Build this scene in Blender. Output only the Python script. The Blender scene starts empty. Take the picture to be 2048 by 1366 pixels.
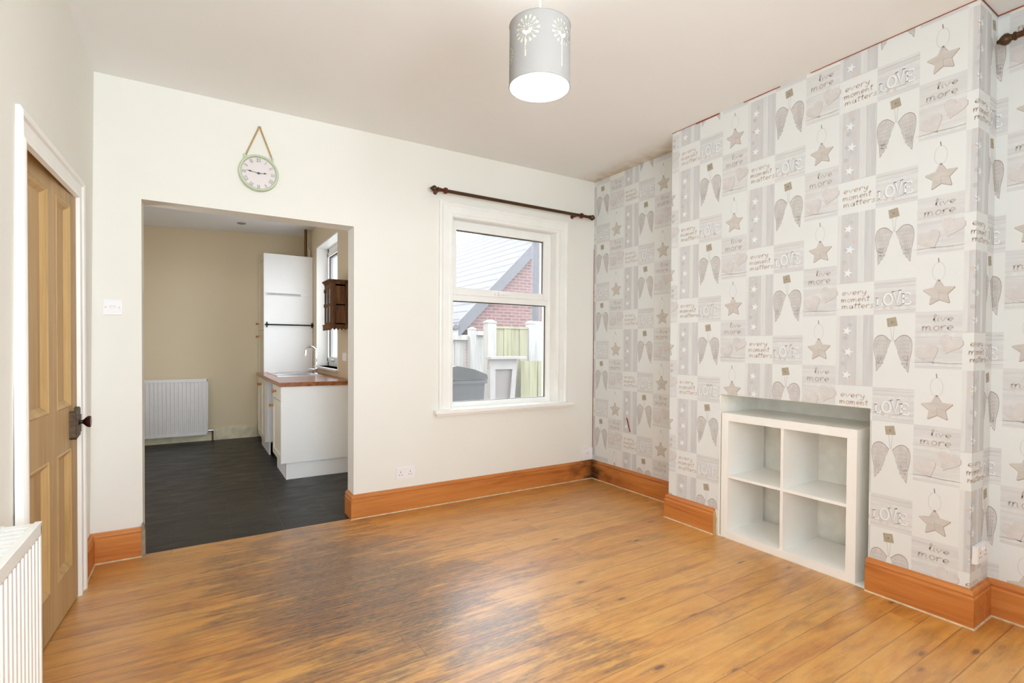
import bpy, bmesh, math, random
from mathutils import Vector, Matrix
from mathutils.geometry import tessellate_polygon
random.seed(7)
S = bpy.context.scene
C = S.collection
PI = math.pi

# ------------------------------------------------------------------ materials
class NT:
    def __init__(s, name):
        s.m = bpy.data.materials.new(name); s.m.use_nodes = True
        s.t = s.m.node_tree; s.n = s.t.nodes; s.l = s.t.links
        s.b = s.n['Principled BSDF']; s.out = s.n['Material Output']
    def put(s, sock, v):
        if isinstance(v, bpy.types.NodeSocket): s.l.new(v, sock)
        elif v is not None: sock.default_value = v
    def node(s, typ, ins=(), **kw):
        n = s.n.new(typ)
        for k, v in kw.items(): setattr(n, k, v)
        for k, v in (ins.items() if isinstance(ins, dict) else enumerate(ins)): s.put(n.inputs[k], v)
        return n
    def math(s, op, a, b=None, c=None, clamp=False):
        n = s.n.new('ShaderNodeMath'); n.operation = op; n.use_clamp = clamp
        for i, v in enumerate((a, b, c)):
            if v is not None: s.put(n.inputs[i], v)
        return n.outputs[0]
    def coord(s): return s.node('ShaderNodeTexCoord').outputs['Object']
    def xyz(s, v): return s.node('ShaderNodeSeparateXYZ', [v]).outputs
    def comb(s, x, y, z): return s.node('ShaderNodeCombineXYZ', [x, y, z]).outputs[0]
    def scale(s, v, sc):
        return s.node('ShaderNodeVectorMath', [v, sc], operation='MULTIPLY').outputs[0]
    def noise(s, v, sc, det=3, rough=.5, dist=0):
        return s.node('ShaderNodeTexNoise', {'Vector': v, 'Scale': sc, 'Detail': det, 'Roughness': rough, 'Distortion': dist}).outputs[0]
    def ramp(s, f, stops):
        n = s.n.new('ShaderNodeValToRGB'); s.put(n.inputs[0], f); r = n.color_ramp
        while len(r.elements) < len(stops): r.elements.new(.5)
        for e, (p, c) in zip(r.elements, stops):
            e.position = p; e.color = (*c, 1) if not isinstance(c, (int, float)) else (c, c, c, 1)
        return n.outputs[0]
    def mix(s, f, a, b, blend='MIX'):
        n = s.n.new('ShaderNodeMix'); n.data_type = 'RGBA'; n.blend_type = blend
        s.put(n.inputs[0], f)
        s.put(n.inputs[6], (*a, 1) if isinstance(a, tuple) and len(a) == 3 else a)
        s.put(n.inputs[7], (*b, 1) if isinstance(b, tuple) and len(b) == 3 else b)
        return n.outputs[2]
    def bump(s, h, st=.2, d=.002):
        s.l.new(s.node('ShaderNodeBump', {'Height': h, 'Strength': st, 'Distance': d}).outputs[0], s.b.inputs['Normal'])
    def base(s, c, rough=.5, metal=0, spec=.5):
        s.put(s.b.inputs['Base Color'], (*c, 1) if isinstance(c, tuple) and len(c) == 3 else c)
        s.put(s.b.inputs['Roughness'], rough); s.put(s.b.inputs['Metallic'], metal)
        s.put(s.b.inputs['Specular IOR Level'], spec)
        return s.m

def srgb(r, g, b):
    f = lambda c: (c/255)/12.92 if c <= 10 else ((c/255+.055)/1.055)**2.4
    return (f(r), f(g), f(b))
def mul(c, k): return tuple(x*k for x in c)

def plain(name, c, rough=.5, metal=0, var=.06, sc=8, bump=0, spec=.4):
    n = NT(name); co = n.coord()
    f = n.noise(co, sc, 3)
    col = n.ramp(f, [(.3, mul(c, 1-var)), (.7, mul(c, 1+var))])
    if bump: n.bump(n.noise(co, 90, 2), bump, .001)
    return n.base(col, rough, metal, spec)

def paint(name, c, mould=None, tint=None):
    n = NT(name); co = n.coord()
    f = n.noise(co, 1.3, 4)
    col = n.ramp(f, [(.3, mul(c, .975)), (.7, c)])
    if mould:
        x, y, z = n.xyz(co)
        m = mould(n, x, y, z)
        st = n.math('MULTIPLY', m, n.ramp(n.noise(co, 9, 5), [(.3, .35), (.65, 1.0)]), clamp=True)
        col = n.mix(st, col, tint)
    n.bump(n.noise(co, 35, 4), .12, .002)
    return n.base(col, .75, 0, .25)

def wood(name, c1, c2, c3, axis=0, sc=1.0, rough=.45, knots=True, extra=None, spec=.35):
    """pine: grain stretched along an axis"""
    n = NT(name); co = n.coord()
    st = [14, 14, 14]; st[axis] = 1.1
    v = n.scale(co, tuple(k*sc for k in st))
    w = n.noise(v, 1.0, 5, .6, .6)
    fine = [90, 90, 90]; fine[axis] = 4
    g = n.noise(n.scale(co, tuple(k*sc for k in fine)), 1, 2)
    f = n.math('ADD', n.math('MULTIPLY', w, .75), n.math('MULTIPLY', g, .25))
    col = n.ramp(f, [(.32, c3), (.45, c2), (.62, c1)])
    if knots:
        kn = [6, 6, 6]; kn[axis] = 2.6
        vo = n.node('ShaderNodeTexVoronoi', {'Vector': n.scale(co, tuple(k*sc for k in kn)), 'Scale': 1.0}).outputs['Distance']
        k = n.ramp(vo, [(.035, 1.0), (.075, 0.0)])
        col = n.mix(n.math('MULTIPLY', k, .75), col, mul(c3, .35))
    if extra: col = extra(n, co, col)
    n.bump(f, .15, .001)
    return n.base(col, rough, 0, spec)

WALL = (.85, .84, .785)
M = {}
M['wall'] = paint('cream wall paint', WALL)
M['kwall'] = paint('kitchen cream paint', (.76, .65, .47))
def ceil_mould(n, x, y, z):
    # damp stain along the alcove corner
    a = n.math('SUBTRACT', 1.0, n.math('MULTIPLY', n.math('ABSOLUTE', n.math('SUBTRACT', x, 2.60)), 3.2), clamp=True)
    b = n.math('MULTIPLY', n.math('ADD', y, 1.35), 3.0, clamp=True)
    a = n.math('MULTIPLY', a, b)
    return n.math('MULTIPLY', n.math('POWER', a, 1.6), 1.1)
M['ceiling'] = paint('ceiling paint', (.88, .885, .875), ceil_mould, srgb(178, 146, 88))
M['kceiling'] = paint('kitchen ceiling paint', (.90, .92, .96))
M['gloss'] = plain('white gloss woodwork', (.90, .90, .87), .35, var=.02)
M['upvc'] = plain('white upvc', (.90, .90, .88), .3, var=.01)
M['gasket'] = plain('dark rubber gasket', (.05, .05, .055), .6)
M['radwhite'] = plain('radiator enamel', (.88, .88, .85), .35, var=.02)
M['kradwhite'] = plain('kitchen radiator enamel', (.82, .80, .80), .35, var=.02)
M['plastic'] = plain('white moulded plastic', (.87, .86, .87), .35, var=.01)
M['dark'] = plain('dark slot', (.02, .02, .02), .6)
M['screw'] = plain('dull screw', (.35, .34, .33), .4, .8)
M['lam'] = plain('white laminate', (.93, .92, .88), .3, var=.01)
M['klam'] = plain('white kitchen laminate', (.95, .95, .95), .35, var=.015)
M['kdoor'] = plain('cream kitchen door', (.80, .74, .62), .4, var=.02)
M['knobwood'] = plain('turned pine knob', srgb(190, 130, 70), .4, var=.15, sc=40)
M['chrome'] = plain('chrome', (.75, .75, .77), .12, 1, var=.02)
M['steel'] = plain('brushed steel', (.62, .63, .64), .28, 1, var=.05)
M['black'] = plain('black metal', (.012, .012, .012), .35, .3)
M['pipe'] = plain('painted pipe', (.70, .62, .46), .5)
M['copper'] = plain('aged brass', srgb(120, 92, 60), .35, .8)
M['clockgreen'] = plain('pale green enamel', srgb(196, 207, 178), .4, var=.05, sc=30)
M['clockface'] = plain('clock face', srgb(228, 220, 220), .5, var=.02)
M['clockink'] = plain('clock numeral ink', srgb(150, 142, 142), .6)
M['clockhand'] = plain('clock hand', srgb(70, 62, 60), .4)
M['rope'] = plain('jute rope', srgb(186, 156, 112), .9, var=.25, sc=160, bump=.6)
M['poledark'] = plain('dark bronze curtain pole', srgb(84, 60, 42), .3, .55, var=.1)
M['polered'] = plain('mahogany curtain bracket', srgb(104, 38, 22), .28, .2, var=.1)
M['iron'] = plain('rusty iron lock case', srgb(96, 80, 64), .5, .5, var=.35, sc=60)
M['ebony'] = plain('dark ebony knob', srgb(48, 14, 14), .2, .0, var=.2)
M['worktop'] = wood('oak worktop', srgb(176, 112, 64), srgb(146, 84, 44), srgb(112, 60, 30), axis=1, sc=1.6, rough=.22, knots=False, spec=.5)
M['rustic'] = wood('rustic reclaimed wood', srgb(128, 88, 50), srgb(92, 58, 34), srgb(50, 30, 18), axis=2, sc=1.5, rough=.6)
P1, P2, P3 = srgb(200, 170, 124), srgb(188, 156, 112), srgb(170, 136, 94)
M['door'] = wood('stripped pine door', P1, P2, P3, axis=2, sc=.8, rough=.55)
M['doorlight'] = wood('pale pine moulding', srgb(204, 172, 120), srgb(194, 160, 108), srgb(178, 144, 92), axis=2, sc=1.5, rough=.5, knots=False)

SK1, SK2, SK3 = srgb(206, 136, 72), srgb(192, 118, 58), srgb(160, 90, 40)
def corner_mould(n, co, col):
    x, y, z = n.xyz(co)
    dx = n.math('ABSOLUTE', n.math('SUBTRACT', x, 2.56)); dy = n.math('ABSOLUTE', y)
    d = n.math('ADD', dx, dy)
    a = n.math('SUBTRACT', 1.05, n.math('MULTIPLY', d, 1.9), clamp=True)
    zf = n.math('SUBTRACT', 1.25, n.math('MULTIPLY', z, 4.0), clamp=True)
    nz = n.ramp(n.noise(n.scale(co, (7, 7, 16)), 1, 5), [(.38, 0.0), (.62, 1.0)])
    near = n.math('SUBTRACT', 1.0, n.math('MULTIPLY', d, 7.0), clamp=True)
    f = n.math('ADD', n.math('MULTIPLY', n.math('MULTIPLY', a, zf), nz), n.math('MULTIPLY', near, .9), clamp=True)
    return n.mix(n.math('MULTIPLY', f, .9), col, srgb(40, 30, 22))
M['skirt_x'] = wood('pine skirting along the back wall', SK1, SK2, SK3, axis=0, sc=.9, rough=.4, extra=corner_mould)
M['skirt_y'] = wood('pine skirting along the side walls', SK1, SK2, SK3, axis=1, sc=.9, rough=.4, extra=corner_mould)
M['caulk'] = plain('pale caulk bead', srgb(205, 184, 150), .8, var=.2, sc=30)
M['kskirt'] = plain('grubby cream skirting', (.72, .66, .48), .6, var=.15, sc=12)
M['worn'] = plain('worn grey plaster edge', srgb(150, 136, 118), .9, var=.2, sc=40)

def floor_mat():
    n = NT('old pine floorboards'); co = n.coord(); x, y, z = n.xyz(co)
    W = .1135
    v = n.math('DIVIDE', n.math('ADD', y, 20 + .025), W)
    pid = n.math('FLOOR', v); fr = n.math('FRACT', v)
    edge = n.math('MINIMUM', fr, n.math('SUBTRACT', 1.0, fr))
    wn = n.node('ShaderNodeTexWhiteNoise', [None], noise_dimensions='1D'); n.put(wn.inputs['W'], pid)
    r = wn.outputs[0]; rc = n.xyz(wn.outputs[1])
    # board ends
    ux = n.math('ADD', n.math('DIVIDE', x, 2.6), n.math('MULTIPLY', r, 7.3))
    ufr = n.math('FRACT', ux); uid = n.math('FLOOR', ux)
    uedge = n.math('MULTIPLY', n.math('MINIMUM', ufr, n.math('SUBTRACT', 1.0, ufr)), 2.6)
    wn2 = n.node('ShaderNodeTexWhiteNoise', noise_dimensions='2D'); n.put(wn2.inputs['Vector'], n.comb(pid, uid, 0.0))
    r2 = wn2.outputs[0]
    off = n.math('MULTIPLY', r2, 37.0)
    gx = n.math('ADD', x, off)
    gv = n.comb(n.math('MULTIPLY', gx, 1.3), n.math('MULTIPLY', n.math('ADD', y, off), 17.0), 0.0)
    w = n.noise(n.comb(n.math('MULTIPLY', gx, 2.0), n.math('MULTIPLY', n.math('ADD', y, off), 42.0), 0.0), 1.0, 4, .6, .5)
    rings = n.math('FRACT', n.math('MULTIPLY', n.noise(n.comb(n.math('MULTIPLY', gx, .9), n.math('MULTIPLY', n.math('ADD', y, off), 7.0), 0.0), 1.0, 1, .5, .4), 9.0))
    rings = n.math('ABSOLUTE', n.math('SUBTRACT', rings, .5))
    fine = n.noise(n.comb(n.math('MULTIPLY', gx, 14.0), n.math('MULTIPLY', y, 170.0), 0.0), 1, 3, .7)
    mid = n.noise(n.scale(co, (3.2, 7.5, 1)), 1, 5, .65)
    f = n.math('ADD', n.math('ADD', n.math('MULTIPLY', w, .34), n.math('MULTIPLY', fine, .22)), n.math('ADD', n.math('MULTIPLY', rings, .20), n.math('MULTIPLY', mid, .38)))
    f = n.math('ADD', f, n.math('MULTIPLY', n.math('SUBTRACT', r2, .5), .14))
    col = n.ramp(f, [(.30, srgb(146, 88, 30)), (.42, srgb(188, 122, 44)), (.54, srgb(208, 146, 60)), (.68, srgb(220, 166, 84))])
    # sun-faded, sanded look: broad lighter/greyer clouds
    cl = n.ramp(n.noise(n.scale(co, (1.2, 1.8, 1)), 1, 4), [(.42, 0.0), (.66, 1.0)])
    col = n.mix(n.math('MULTIPLY', cl, .35), col, srgb(196, 144, 88))
    dk = n.ramp(n.noise(n.scale(co, (2.2, 5.5, 1)), 1.4, 6, .68), [(.52, 0.0), (.68, 1.0)])
    col = n.mix(n.math('MULTIPLY', dk, .42), col, srgb(128, 84, 46))
    # knots
    vo = n.node('ShaderNodeTexVoronoi', {'Vector': n.comb(n.math('MULTIPLY', gx, 3.1), n.math('MULTIPLY', y, 8.5), 0.0), 'Scale': 1.0}).outputs['Distance']
    vo = n.math('ADD', vo, n.math('MULTIPLY', n.math('SUBTRACT', n.noise(n.scale(co, (22, 45, 1)), 1, 2), .5), .10))
    kr_ = n.math('ABSOLUTE', n.math('SUBTRACT', n.math('FRACT', n.math('MULTIPLY', vo, 16.0)), .5))
    halo = n.math('MULTIPLY', n.ramp(vo, [(.1, .7), (.34, 0.0)]), n.ramp(kr_, [(.05, 0.0), (.4, 1.0)]))
    col = n.mix(n.math('MULTIPLY', halo, .55), col, srgb(150, 96, 44))
    k = n.ramp(vo, [(.045, 1.0), (.09, .4), (.13, 0.0)])
    col = n.mix(n.math('MULTIPLY', k, .8), col, srgb(84, 42, 20))
    # dark worn stain across the middle of the room
    ang = math.radians(-72); cx, cy = .16, -1.02
    ax = n.math('SUBTRACT', x, cx); ay = n.math('SUBTRACT', y, cy)
    p = n.math('ADD', n.math('MULTIPLY', ax, math.cos(ang)), n.math('MULTIPLY', ay, math.sin(ang)))
    q = n.math('SUBTRACT', n.math('MULTIPLY', ay, math.cos(ang)), n.math('MULTIPLY', ax, math.sin(ang)))
    d = n.math('SQRT', n.math('ADD', n.math('POWER', n.math('DIVIDE', p, 1.45), 2.0), n.math('POWER', n.math('DIVIDE', q, .72), 2.0)))
    streak = n.noise(n.comb(n.math('MULTIPLY', x, 3.4), n.math('MULTIPLY', y, 34.0), 0.0), 1, 6, .7, .4)
    blot = n.noise(n.scale(co, (3.0, 5.0, 1)), 1, 5, .6)
    sf = n.math('ADD', n.math('SUBTRACT', 1.1, d), n.math('ADD', n.math('MULTIPLY', n.math('SUBTRACT', streak, .5), 2.3), n.math('MULTIPLY', n.math('SUBTRACT', blot, .5), 1.9)))
    stain = n.ramp(sf, [(.15, 0.0), (.5, .62), (.85, .93)])
    rub = n.ramp(n.noise(n.scale(co, (26, 150, 1)), 1, 4, .7), [(.38, .45), (.55, 1.0)])
    stain = n.math('MULTIPLY', stain, rub)
    # scattered smaller stains elsewhere
    s2 = n.ramp(n.math('ADD', n.math('MULTIPLY', n.noise(n.scale(co, (1.7, 6.0, 1)), 1.3, 5, .6), .7), n.math('MULTIPLY', streak, .3)), [(.53, 0.0), (.68, .5)])
    stain = n.math('MAXIMUM', stain, s2)
    darkc = n.ramp(blot, [(.35, srgb(42, 32, 25)), (.65, srgb(70, 54, 43))])
    col = n.mix(stain, col, darkc)
    # orange rubbed arrises and dark gaps
    ar = n.math('SUBTRACT', 1.0, n.math('MULTIPLY', n.math('ABSOLUTE', n.math('SUBTRACT', edge, .09)), 16.0), clamp=True)
    col = n.mix(n.math('MULTIPLY', n.math('MULTIPLY', ar, stain), .65), col, srgb(190, 122, 66))
    gap = n.math('MAXIMUM', n.ramp(edge, [(.012, 1.0), (.03, 0.0)]), n.ramp(uedge, [(.0012, 1.0), (.003, 0.0)]))
    gapv = n.math('MULTIPLY', gap, n.ramp(n.noise(n.comb(n.math('MULTIPLY', x, 1.5), pid, 0.0), 2, 3), [(.3, .10), (.65, .62)]))
    col = n.mix(gapv, col, srgb(70, 40, 22))
    # pale scuffs
    sc = n.ramp(n.noise(n.scale(co, (9, 26, 1)), 1, 4, .7), [(.68, 0.0), (.74, .55)])
    col = n.mix(sc, col, srgb(214, 178, 140))
    rough = n.ramp(n.math('ADD', n.math('MULTIPLY', w, .5), n.math('MULTIPLY', n.noise(n.scale(co, (40, 120, 1)), 1, 3), .5)), [(.35, .42), (.65, .60)])
    h = n.math('SUBTRACT', n.math('MULTIPLY', f, .75), gap)
    h = n.math('ADD', h, n.math('MULTIPLY', n.noise(n.scale(co, (5, 16, 1)), 1, 3), .5))
    n.bump(h, .35, .0022)
    n.b.inputs['Coat Weight'].default_value = 1
    n.b.inputs['Coat Roughness'].default_value = .31
    n.b.inputs['Coat IOR'].default_value = 1.58
    return n.base(col, rough, 0, .6)
M['floor'] = floor_mat()

def slate_mat():
    n = NT('dark slate tiles'); co = n.coord(); x, y, z = n.xyz(co)
    u = n.math('DIVIDE', n.math('ADD', x, 20 + .16), .305); uid = n.math('FLOOR', u); uf = n.math('FRACT', u)
    v = n.math('ADD', n.math('DIVIDE', n.math('ADD', y, 20 - .45), .61), n.math('MULTIPLY', uid, .5)); vid = n.math('FLOOR', v); vf = n.math('FRACT', v)
    eu = n.math('MULTIPLY', n.math('MINIMUM', uf, n.math('SUBTRACT', 1.0, uf)), .305)
    ev = n.math('MULTIPLY', n.math('MINIMUM', vf, n.math('SUBTRACT', 1.0, vf)), .61)
    e = n.math('MINIMUM', eu, ev)
    g = n.ramp(e, [(.0015, 1.0), (.004, 0.0)])
    wn = n.node('ShaderNodeTexWhiteNoise', noise_dimensions='2D'); n.put(wn.inputs['Vector'], n.comb(uid, vid, 0.0))
    f = n.noise(n.scale(co, (4, 11, 1)), 1, 6, .65, .6)
    f2 = n.math('ADD', f, n.math('MULTIPLY', n.math('SUBTRACT', wn.outputs[0], .5), .14))
    col = n.ramp(f2, [(.3, srgb(15, 13, 11)), (.55, srgb(30, 27, 23)), (.72, srgb(52, 48, 43)), (.82, srgb(104, 98, 92))])
    col = n.mix(n.math('MULTIPLY', g, .7), col, srgb(44, 40, 36))
    n.bump(n.math('SUBTRACT', f, g), .5, .003)
    return n.base(col, n.ramp(f, [(.3, .34), (.7, .55)]), 0, .5)
M['slate'] = slate_mat()

def glass(name, dirt=.08):
    n = NT(name); nt = n
    tr = n.node('ShaderNodeBsdfTransparent'); gl = n.node('ShaderNodeBsdfGlossy'); gl.inputs['Roughness'].default_value = .03
    fr = n.node('ShaderNodeFresnel', {'IOR': 1.45})
    mx = n.node('ShaderNodeMixShader', [n.math('MULTIPLY', fr.outputs[0], .6), tr.outputs[0], gl.outputs[0]])
    tl = n.node('ShaderNodeBsdfTranslucent'); tl.inputs['Color'].default_value = (.95, .97, 1, 1)
    co = n.coord()
    dm = n.math('MULTIPLY', n.ramp(n.noise(co, 3, 5), [(.3, .6), (.7, 1.0)]), dirt)
    m2 = n.node('ShaderNodeMixShader', [dm, mx.outputs[0], tl.outputs[0]])
    n.l.new(m2.outputs[0], n.out.inputs[0])
    return n.m
M['glass'] = glass('dusty window glass', .055)
M['glass2'] = glass('clean window glass', .04)

def shade_mat():
    n = NT('grey fabric shade')
    d = n.node('ShaderNodeBsdfDiffuse', {'Color': (.335, .315, .30, 1)})
    t = n.node('ShaderNodeBsdfTranslucent', {'Color': (.62, .57, .52, 1)})
    m = n.node('ShaderNodeMixShader', [.0012, d.outputs[0], t.outputs[0]])
    n.l.new(m.outputs[0], n.out.inputs[0]); return n.m
M['shade'] = shade_mat()
def shade_film():
    n = NT('thin backing film of the cut-outs')
    d = n.node('ShaderNodeBsdfDiffuse', {'Color': (.62, .60, .50, 1)})
    t = n.node('ShaderNodeBsdfTranslucent', {'Color': (.9, .87, .72, 1)})
    m = n.node('ShaderNodeMixShader', [.013, d.outputs[0], t.outputs[0]])
    n.l.new(m.outputs[0], n.out.inputs[0]); return n.m
M['film'] = shade_film()
M['shadeline'] = plain('white shade lining', (.95, .95, .95), .8, var=.01)
def emis(name, c, st):
    n = NT(name); e = n.node('ShaderNodeEmission', {'Color': (*c, 1), 'Strength': st})
    n.l.new(e.outputs[0], n.out.inputs[0]); return n.m
M['bulb'] = emis('lit bulb', (1, .98, .95), 45)

# wallpaper inks
def ink(name, c, var=.05, sc=(20, 20, 20), spread=None, bump=.15):
    W_ = srgb(233, 231, 227)
    if name not in ('wallpaper white', 'old red paint', 'wallpaper letter'):
        k_ = 1.12 if any(w_ in name for w_ in ('outline', 'hook', 'script', 'edge', 'peg')) else .88
        c = tuple(a*k_+b*(1-k_) for a, b in zip(c, W_))
    if 'red' not in name: c = (c[0]*.94, c[1]*.985, min(1, c[2]*1.035))
    n = NT(name); co = n.coord()
    f = n.noise(n.scale(co, sc), 1, 4, .6)
    col = n.ramp(f, [(.3, mul(c, 1-var)), (.7, mul(c, 1+var))] if not spread else [(.3, spread), (.7, c)])
    n.bump(n.noise(co, 60, 3), bump, .001)
    return n.base(col, .7, 0, .25)
WP = dict(
 white=ink('wallpaper white', srgb(233, 231, 225), .012, (4, 4, 4)),
 grey=ink('wallpaper washed grey', srgb(221, 217, 212), .07, (5, 5, 60)),
 grey2=ink('wallpaper grey plank', srgb(211, 207, 203), .06, (50, 50, 5)),
 plank=ink('wallpaper pale plank', srgb(226, 223, 217), .05, (50, 50, 5)),
 seam=ink('wallpaper grey seam', srgb(200, 195, 191), .06, (8, 8, 8)),
 wing=ink('wallpaper wing', srgb(208, 200, 192), .10, (45, 45, 22)),
 wingd=ink('wallpaper wing outline', srgb(178, 167, 160), .08),
 feather=ink('wallpaper feather highlight', srgb(224, 218, 212), .05),
 peg=ink('wallpaper wooden peg', srgb(186, 174, 156), .10, (60, 60, 60)),
 pegd=ink('wallpaper peg knot', srgb(158, 142, 124), .1),
 star=ink('wallpaper wooden star', srgb(207, 196, 184), .07, (14, 14, 40)),
 stard=ink('wallpaper star edge', srgb(184, 171, 158), .06),
 cord=ink('wallpaper cord', srgb(208, 206, 201), .06),
 hook=ink('wallpaper hook', srgb(160, 152, 144), .08),
 text=ink('wallpaper script', srgb(212, 195, 180), .08, (30, 30, 30)),
 textg=ink('wallpaper script grey', srgb(203, 192, 182), .10, (30, 30, 30)),
 heart=ink('wallpaper heart', srgb(219, 210, 203), .06, (25, 25, 25)),
 heartd=ink('wallpaper heart shadow', srgb(197, 184, 176), .07),
 lwhite=ink('wallpaper letter', srgb(240, 239, 236), .01),
 lshade=ink('wallpaper letter shade', srgb(196, 191, 187), .04),
 blob=ink('wallpaper petals', srgb(219, 203, 190), .08, (40, 40, 40)),
 red=ink('old red paint', srgb(156, 84, 66), .2, (40, 40, 40)),
)
WKEYS = list(WP)

# ------------------------------------------------------------------ helpers
ORG = {}
def org(o): return ORG.get(o.name, Vector((0, 0, 0)))
def obj(name, bm, mats, parent=None, at=None, smooth=False, recalc=True):
    """link a bmesh (built in world coordinates) as ONE mesh object"""
    if recalc: bmesh.ops.recalc_face_normals(bm, faces=bm.faces)
    O = org(parent) if parent else Vector(at or (0, 0, 0))
    bmesh.ops.translate(bm, verts=bm.verts, vec=-O)
    me = bpy.data.meshes.new(name); bm.to_mesh(me); bm.free()
    for m in (mats if isinstance(mats, (list, tuple)) else [mats]): me.materials.append(m)
    if smooth:
        for p in me.polygons: p.use_smooth = True
        me.set_sharp_from_angle(angle=math.radians(40))
    o = bpy.data.objects.new(name, me); C.objects.link(o)
    if parent: o.parent = parent
    else: o.location = O
    ORG[o.name] = O
    return o
def thing(name, label, cat, loc, group=None):
    o = bpy.data.objects.new(name, None); C.objects.link(o); o.location = loc; o.empty_display_size = .05
    ORG[o.name] = Vector(loc)
    return tag(o, label, cat, group)
def tag(o, label, cat, group=None):
    o['label'] = label; o['category'] = cat
    if group: o['group'] = group
    return o
def struct(name, bm, mats, parent=None, **k):
    o = obj(name, bm, mats, parent, **k)
    if not parent: o['kind'] = 'structure'
    return o
def sempty(name, loc=(0, 0, 0)):
    o = bpy.data.objects.new(name, None); C.objects.link(o); o.location = loc; o['kind'] = 'structure'
    ORG[o.name] = Vector(loc); return o

def bx(bm, x0, x1, y0, y1, z0, z1, mi=0, bev=0, T=None):
    vs = [bm.verts.new(p) for p in [(x0,y0,z0),(x1,y0,z0),(x1,y1,z0),(x0,y1,z0),(x0,y0,z1),(x1,y0,z1),(x1,y1,z1),(x0,y1,z1)]]
    fs = [bm.faces.new([vs[i] for i in f]) for f in [(0,3,2,1),(4,5,6,7),(0,1,5,4),(1,2,6,5),(2,3,7,6),(3,0,4,7)]]
    for f in fs: f.material_index = mi
    if bev:
        es = list({e for f in fs for e in f.edges})
        r = bmesh.ops.bevel(bm, geom=es, offset=bev, segments=2, affect='EDGES', profile=.7)
        vs = list({v for f in r['faces'] for v in f.verts} | {v for v in vs if v.is_valid})
        for f in r['faces']: f.material_index = mi
    if T is not None: bmesh.ops.transform(bm, matrix=T, verts=[v for v in vs if v.is_valid])
    return bm
def BX(*a, **k):
    bm = bmesh.new(); bx(bm, *a, **k); return bm
def tube(bm, pts, r, seg=10, mi=0, caps=True):
    pts = [Vector(p) for p in pts]; rs = r if isinstance(r, (list, tuple)) else [r]*len(pts)
    rings = []; up = None
    for i, p in enumerate(pts):
        d = (pts[min(i+1, len(pts)-1)] - pts[max(i-1, 0)]).normalized()
        if up is None:
            up = Vector((0, 0, 1)) if abs(d.z) < .9 else Vector((1, 0, 0))
        a = d.cross(up).normalized(); b = a.cross(d).normalized(); up = b
        rings.append([bm.verts.new(p + (a*math.cos(t)+b*math.sin(t))*rs[i]) for t in [2*PI*j/seg for j in range(seg)]])
    for A, B in zip(rings, rings[1:]):
        for j in range(seg):
            f = bm.faces.new([A[j], A[(j+1)%seg], B[(j+1)%seg], B[j]]); f.material_index = mi
    if caps:
        for R_ in (rings[0], rings[-1]):
            f = bm.faces.new(R_); f.material_index = mi
    return bm
def TUBE(*a, **k):
    bm = bmesh.new(); tube(bm, *a, **k); return bm
def lathe(bm, prof, o, axis='z', seg=24, mi=0, sgn=1):
    """prof: (radius, height) pairs turned round an axis through o"""
    rings = []
    for r, h in prof:
        ring = []
        for j in range(seg):
            t = 2*PI*j/seg; a, b = math.cos(t)*max(r, 1e-5), math.sin(t)*max(r, 1e-5); h_ = h*sgn
            p = {'z': (a, b, h_), 'x': (h_, a, b), 'y': (a, h_, b)}[axis]
            ring.append(bm.verts.new(Vector(o)+Vector(p)))
        rings.append(ring)
    for A, B in zip(rings, rings[1:]):
        for j in range(seg):
            f = bm.faces.new([A[j], A[(j+1)%seg], B[(j+1)%seg], B[j]]); f.material_index = mi
    for R_ in (rings[0], rings[-1]):
        f = bm.faces.new(R_); f.material_index = mi
    bmesh.ops.remove_doubles(bm, verts=[v for R_ in rings for v in R_], dist=2e-5)
    return bm
def LATHE(*a, **k):
    bm = bmesh.new(); lathe(bm, *a, **k); return bm
def prism(bm, poly, f, d0, d1, mi=0):
    """poly: 2-D outline; f(u,v,d) -> point"""
    A = [bm.verts.new(f(u, v, d0)) for u, v in poly]; B = [bm.verts.new(f(u, v, d1)) for u, v in poly]
    n = len(poly)
    fs = [bm.faces.new([A[i], A[(i+1)%n], B[(i+1)%n], B[i]]) for i in range(n)] + [bm.faces.new(A), bm.faces.new(B)]
    for q in fs: q.material_index = mi
    return bm

# ------------------------------------------------------------------ camera
cam_d = bpy.data.cameras.new('camera'); cam = bpy.data.objects.new('camera', cam_d); C.objects.link(cam)
yaw, pitch, roll = .5661, -.0145, .0064
F = Vector((math.sin(yaw)*math.cos(pitch), math.cos(yaw)*math.cos(pitch), math.sin(pitch)))
Rv = Vector((math.cos(yaw), -math.sin(yaw), 0)); U = Rv.cross(F)
R2 = Rv*math.cos(roll)+U*math.sin(roll); U2 = -Rv*math.sin(roll)+U*math.cos(roll)
cam.matrix_world = Matrix(((R2.x, U2.x, -F.x, -.5364), (R2.y, U2.y, -F.y, -3.5819), (R2.z, U2.z, -F.z, 1.2094), (0, 0, 0, 1)))
cam_d.sensor_width = 36; cam_d.lens = 1017.4615/2048*36
cam_d.shift_x = -(1034.0562-1024)/2048; cam_d.shift_y = (706.8745-683)/2048
cam_d.clip_start = .05; cam_d.clip_end = 200
S.camera = cam

# ------------------------------------------------------------------ room numbers
XL, XR, XC, XA = -1.005, 2.572, 2.311, 2.530      # left wall, first alcove, breast face, second alcove
Y1, Y2 = -1.124, -2.785                            # chimney breast ends
YF = -4.75                                         # wall behind the camera
T = .1585
OX1, OX2, OH = -.785, .400, 2.0273                 # kitchen opening
WX1, WX2, WZ1, WZ2 = 1.147, 2.139, .722, 2.200     # window hole
KX, KY = .75, 3.88                                 # kitchen right and far walls
def CZ(x): return 2.683 + (x+1.0)*.0085
HT = 2.95

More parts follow.
